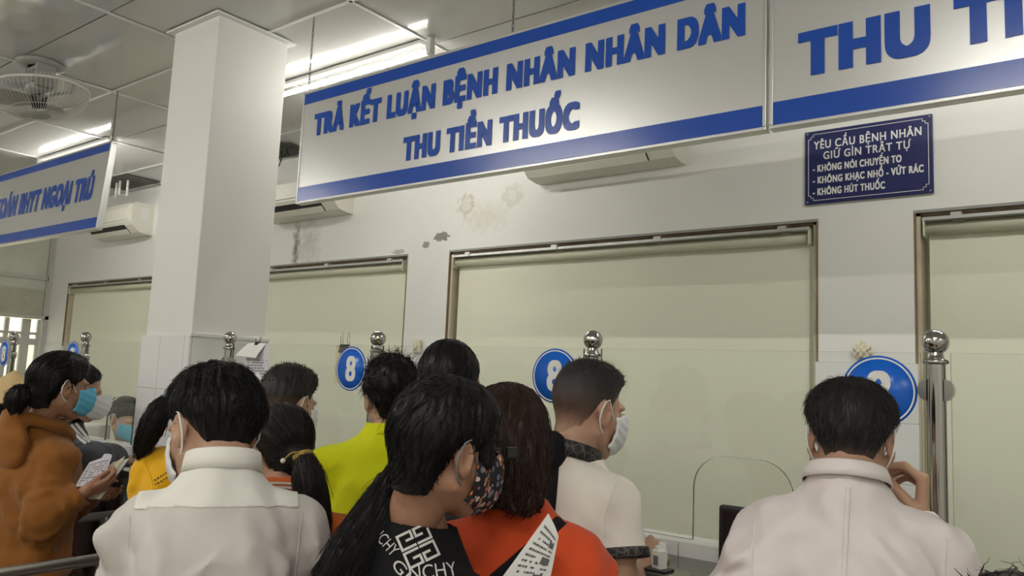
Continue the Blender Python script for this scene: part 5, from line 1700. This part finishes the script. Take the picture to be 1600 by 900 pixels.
# --- woman in the mustard hoodie holding papers, left
p11 = p = Person('woman in a mustard brown hoodie and blue mask, holding papers at the left edge',
           (-3.281, 1.348, 1.339), 6, (-3.196, 1.365, 1.497), (4, 6, 0), male=False, sw=.150, lean=.04, vox=.0075, skin='brown', wide=1.06,
           arms=[((-3.481, 1.539, 0.978), (-3.346, 1.590, 1.079)), ((-3.071, 1.311, 1.042), (-3.031, 1.421, 1.119))],
           hands=(None, dict(dir=tuple(np.array((-3.015, 1.492, 1.145)) - np.array((-3.031, 1.421, 1.119))), palm=(-.55, .25, .65), curl=(.5, .8, .6), thumb=(.2, .1), vox=.0048)))
p.build_body(eyes=True, brows=True); p.trousers(DENIM)
MUST = cloth('mustard_fleece', (134, 84, 32), amt=.08)
g11 = lambda P: p11.garment(P, .018, 'long', .015, 99, zmin=.80)
sh = p.wear('hoodie', g11, MUST, zlo=.77)
def hemf(P):
    return smax(p11.garment(P, .026, .3, 0, 1), np.abs(P[:, 2] - .83) - .03, .006)
lo, hi = (-.3, -.25, .77), (.3, .3, .9)
v, f = surfnet(hemf, lo, hi, .008); mesh_obj('hem_band', v, f, MUST, sh)
def hood(P):
    n = p11.neck
    a = np.arctan2(P[:, 1] - n[1], P[:, 0])
    q = P - n
    R_ = np.sqrt((q[:, 0] / 1.1) ** 2 + (q[:, 1] + .01) ** 2)
    tz = .012 - .34 * (q[:, 1] + .01)
    d = np.sqrt((R_ - .088) ** 2 + (q[:, 2] - tz) ** 2) - .027
    d = smin(d, ell(P, n + vec(0, -.100, -.06), (.105, .045, .095)), .04)
    d = smin(d, cap(P, n + vec(.06, .08, -.04), n + vec(.03, .10, -.08), .022, .016), .03)
    d = d - .008 * noise(P, (13, 13, 22), 7) - .003 * np.sin((q[:, 2] * 60 + a * 2.5))
    return smax(d, -cap(P, n + vec(0, -.02, -.05), n + vec(0, .02, .2), .058, .075), .01)
n = p.neck
v, f = surfnet(hood, n - np.array((.2, .24, .2)), n + np.array((.2, .2, .14)), .0065); mesh_obj('hood', v, f, MUST, sh)
p.mask(SKYM)
T = (0, -.125, -.045)
def h11(P):
    d = hair_short(P, .015, -.074, -.006, .048, 1.0, 104, .002, .003)
    return smin(d, ell(P, (0, -.095, -.035), (.03, .035, .03)), .03)
p.hair(h11, (-.13, -.17, -.14), (.13, .13, .16), HAIR['black'], toward(T, .03), 1300, 7, .016, .003, .0009, 108, jit=.10)
ponytail(p, [p.room(p.hR @ np.array(x) + p.hp) for x in ((0, -.112, -.03), (.0, -.128, -.04), (0, -.142, -.065), (0, -.138, -.092))], [.016, .032, .034, .018], HAIR['black'], 300, 12, .0012)
tr_ = p.room(p.hR @ np.array((0, -.112, -.032)) + p.hp); tr2 = p.room(p.hR @ np.array((0, -.130, -.042)) + p.hp)
hair_tie(p, tr_, tr2, .021, mat('cream_band', (206, 190, 150), .6))
pp = empty('folded_forms', (-3.045, 1.465, 1.171)); b0 = Vector((-3.045, 1.465, 1.171))
tag(pp, 'sheaf of printed forms in the hand of the woman in the mustard hoodie', 'papers', )
o, fn = sheet([Vector(c) - b0 for c in ((-3.056, 1.398, 1.138), (-3.006, 1.473, 1.145), (-3.066, 1.528, 1.244), (-3.083, 1.454, 1.222))], M['paper_lilac'], pp, 'form', .005)
print_lines(fn, [(.10 + .09 * k, .14 + .09 * k) for k in range(9)], o, M['ink'], 5)
sheet([Vector(c) - b0 for c in ((-3.074, 1.456, 1.169), (-3.041, 1.494, 1.170), (-3.086, 1.537, 1.246), (-3.099, 1.514, 1.249))], M['paper_lilac'], pp, 'form', .003)
pp = empty('record_booklet', (-3.048, 1.515, 1.161)); b0 = Vector((-3.048, 1.515, 1.161))
tag(pp, 'manila record booklet under the printed forms of the woman in the mustard hoodie', 'booklet')
sheet([Vector(c) - b0 for c in ((-3.078, 1.459, 1.086), (-3.050, 1.493, 1.087), (-3.064, 1.595, 1.231), (-3.075, 1.537, 1.218))], M['paper'], pp, 'page', .002)
sheet([Vector(c) - b0 for c in ((-3.065, 1.454, 1.098), (-3.047, 1.481, 1.095), (-3.065, 1.579, 1.241), (-3.085, 1.520, 1.192))], M['manila'], pp, 'cover', .002)

# --- man in the grey striped jacket, left
p12 = p = Person('man in a dark grey jacket with white sleeve stripes, leaning on the counter',
           (-3.636, 1.584, 1.330), -14, (-3.562, 1.596, 1.465), (-24, 10, 0), sw=.165, lean=.10, vox=.008, skin='tan', hunch=.02,
           arms=[None, ((-3.321, 1.567, 1.193), (-3.409, 1.703, 1.193))],
           hands=(None, dict(dir=(.06, .2, -.02), palm=(-.2, .1, -1), curl=(.4, .5, .4), vox=.006)))
p.build_body(eyes=True, brows=True); p.trousers(KHAKI)
g12 = lambda P: p12.garment(P, .020, 'long', .014, 109, zmin=.8)
GREYJ = cloth('grey_jacket', (74, 76, 82))
sh = p.wear('jacket', g12, GREYJ, zlo=.78)
p.band('collar', BLACKCLOTH, .066, .070, -.02, .030, .004, gap=.5, tilt=16, parent=sh, th=.006)
VD12 = np.array((.1, 0, p.zn - .2)) - p.loc(CAMP)
for pth in (((-3.382, 1.499, 1.344), (-3.358, 1.522, 1.304), (-3.331, 1.549, 1.267)), ((-3.367, 1.509, 1.352), (-3.342, 1.534, 1.310), (-3.316, 1.559, 1.275)), ((-3.352, 1.519, 1.360), (-3.325, 1.546, 1.318), (-3.302, 1.569, 1.281))):
    p.ribbon('sleeve_stripe', g12, [p.loc(x) for x in pth], VD12, .012, M['white_ink'], sh, .004)
p.mask(WHM)
p.hair(lambda P: hair_short(P, .012, -.056, .004, .064, 1.1, 114, .003), *HB, HAIR['black'], flow((0, -.02, .15), .2), 700, 5, .007, .008, .001, 118)

# --- person in the conical hat, far left
p13 = p = Person('person under a straw conical hat at the left edge, behind the mustard hoodie',
           (-4.314, 1.629, 1.192), 5, (-4.284, 1.629, 1.347), (0, 5, 0), male=False, sw=.145, lean=.04, vox=.010, skin='brown')
p.build_body(); p.trousers(BLACKCLOTH)
g13 = lambda P: p13.garment(P, .016, 'long', .006, 119, zmin=.8)
p.wear('blouse', g13, cloth('dusty_blue', (92, 98, 122)), zlo=.78)
p.mask(WHM)
p.hair(lambda P: hair_short(P, .014, -.08, -.01, .05, 1.0, 124, .003), *HB, HAIR['black'], None, 0)
STRAW = mat('straw', (206, 178, 130), .8, noise=(30, .15))
ap = np.array((-4.270, 1.612, 1.539))
e = empty('conical_hat', tuple(ap - np.array((0, 0, .15)))); tag(e, 'pale straw conical hat at the left edge of the crowd', 'hat')
mb = MB(); prof = [(.0, .15)]
for k in range(1, 17):
    r_ = .205 * k / 16; prof += [(r_ - .003, .15 - .15 * k / 16 + .0035), (r_, .15 - .15 * k / 16)]
prof += [(.205, -.004), (.198, 0.0)] + [(.19 * k / 8, .142 - .142 * k / 8) for k in range(8, -1, -1)]
mb.lathe(prof, n=40); mb.build('cone', STRAW, e)
mb = MB().tube([(.203 * math.cos(2 * PI * k / 40), .203 * math.sin(2 * PI * k / 40), -.001) for k in range(40)], .004, 6, closed=True); mb.build('rim', mat('straw_rim', (180, 150, 104), .8), e)

# --- clerk behind the glass
p14 = p = Person('clerk in a blue mask bent over the desk behind the glass',
           (-4.937, 2.564, 1.069), 190, (-4.800, 2.451, 1.261), (282, 24, 0), sw=.155, lean=.06, vox=.009, skin='light')
p.k = 1.0
def seated(P):
    d = smax(p14.torso(P, -.006), .50 - P[:, 2], .01); d = smin(d, p14.shoulders(P, -.01), .04)
    for sg in (-1, 1):
        hip = vec(sg * .085, .0, .56); kn = vec(sg * .10, .36, .54); an = vec(sg * .10, .34, .09)
        d = smin(d, smin(cap(P, hip, kn, .085, .058), cap(P, kn, an, .055, .038), .02), .04)
        d = smin(d, cap(P, an - vec(0, .03, .045), an + vec(sg * .01, .12, -.055), .033, .026), .02)
    return d
nh = p.hR.T @ (p.neck + vec(0, -.004, -.03) - p.hp)
v, f = surfnet(lambda P: head_sdf(P, True, True, nh), np.minimum((-.10, -.13, -.13), nh - .07), np.maximum((.10, .14, .14), nh + .07), .005)
v2, f2 = surfnet(seated, (-.3, -.25, -.0), (.3, .55, p.zn + .03), .016)
parts = [(v @ p.hR.T + p.hp, f), (v2, f2)]
for i, sg in enumerate((-1, 1)):
    w = np.array((sg * .12, .30, 1.115)); el_ = np.array((sg * .24, .10, .98)); p.arms[i] = (p.sh[i] + np.array((0, 0, .0)), el_, w)
    Rh = frame((-sg * .1, .2, 0), (0, 0, -1))
    cp = [(Rh @ (a * (sg, 1, 1)) + w, Rh @ (b * (sg, 1, 1)) + w, ra, rb) for a, b, ra, rb in hand_prims((.3, .4, .3))]
    def af(P):
        d = cap(P, el_, w, .036, .026); h_ = None
        for a, b, ra, rb in cp: h_ = cap(P, a, b, ra, rb) if h_ is None else smin(h_, cap(P, a, b, ra, rb), .005)
        return smin(d, h_, .015)
    pts = np.array([el_, w] + [c_[1] for c_ in cp]); parts.append(surfnet(af, pts.min(0) - .06, pts.max(0) + .06, .006))
V, Fq = join(parts); mesh_obj('body', V, Fq, p.skin, p.root)
g14 = lambda P: smax(p14.garment(P, .014, 'long', .005, 129), .56 - P[:, 2], .01)
p.wear('uniform', g14, cloth('pale_green_uniform', (176, 188, 178)), zlo=.5)
def tf(P):
    d = None
    for sg in (-1, 1):
        q_ = smin(cap(P, (sg * .085, .0, .565), (sg * .10, .36, .545), .098, .072), cap(P, (sg * .10, .36, .545), (sg * .10, .34, .12), .068, .055), .03)
        d = q_ if d is None else smin(d, q_, .03)
    return d
v, f = surfnet(tf, (-.25, -.15, .03), (.25, .5, .7), .016); mesh_obj('trousers', v, f, NAVYC, p.root)
p.mask(SKYM)
p.hair(lambda P: hair_short(P, .014, -.058, .004, .055, 1.1, 134, .003), *HB, HAIR['black'], flow((0, -.02, .15), .2), 500, 5, .007, .008, .0012, 138)
st = empty('stool', (*p.root.location[:2], 0)); tag(st, 'stool under the clerk behind the glass', 'stool')
MB().lathe([(0, .40), (.18, .40), (.185, .42), (.18, .455), (0, .46)]).build('seat', M['black_plastic'], st)
MB().tube([(0, 0, .02), (0, 0, .40)], .025, 12).lathe([(0, 0), (.2, 0), (.2, .012), (.03, .03)]).build('pedestal', M['steel_dark'], st)

# --- small dark-haired person at the lower right corner
p15 = p = Person('person with tousled black hair just entering the lower right corner',
           (-0.115, 1.216, 1.195), 20, (-0.112, 1.208, 1.258), (15, 5, 0), male=False, sw=.13, lean=.03, vox=.011)
p.build_body(); p.trousers(BLACKCLOTH)
g15 = lambda P: p15.garment(P, .014, .7, .005, 139, zmin=.7)
p.wear('top', g15, BLACKCLOTH, zlo=.66)
p.hair(lambda P: hair_short(P, .014, -.07, -.004, .055, 1.0, 144, .004), *HB, HAIR['black'], flow((0, -.02, .06), -.2), 500, 5, .010, .02, .001, 148, jit=.5)
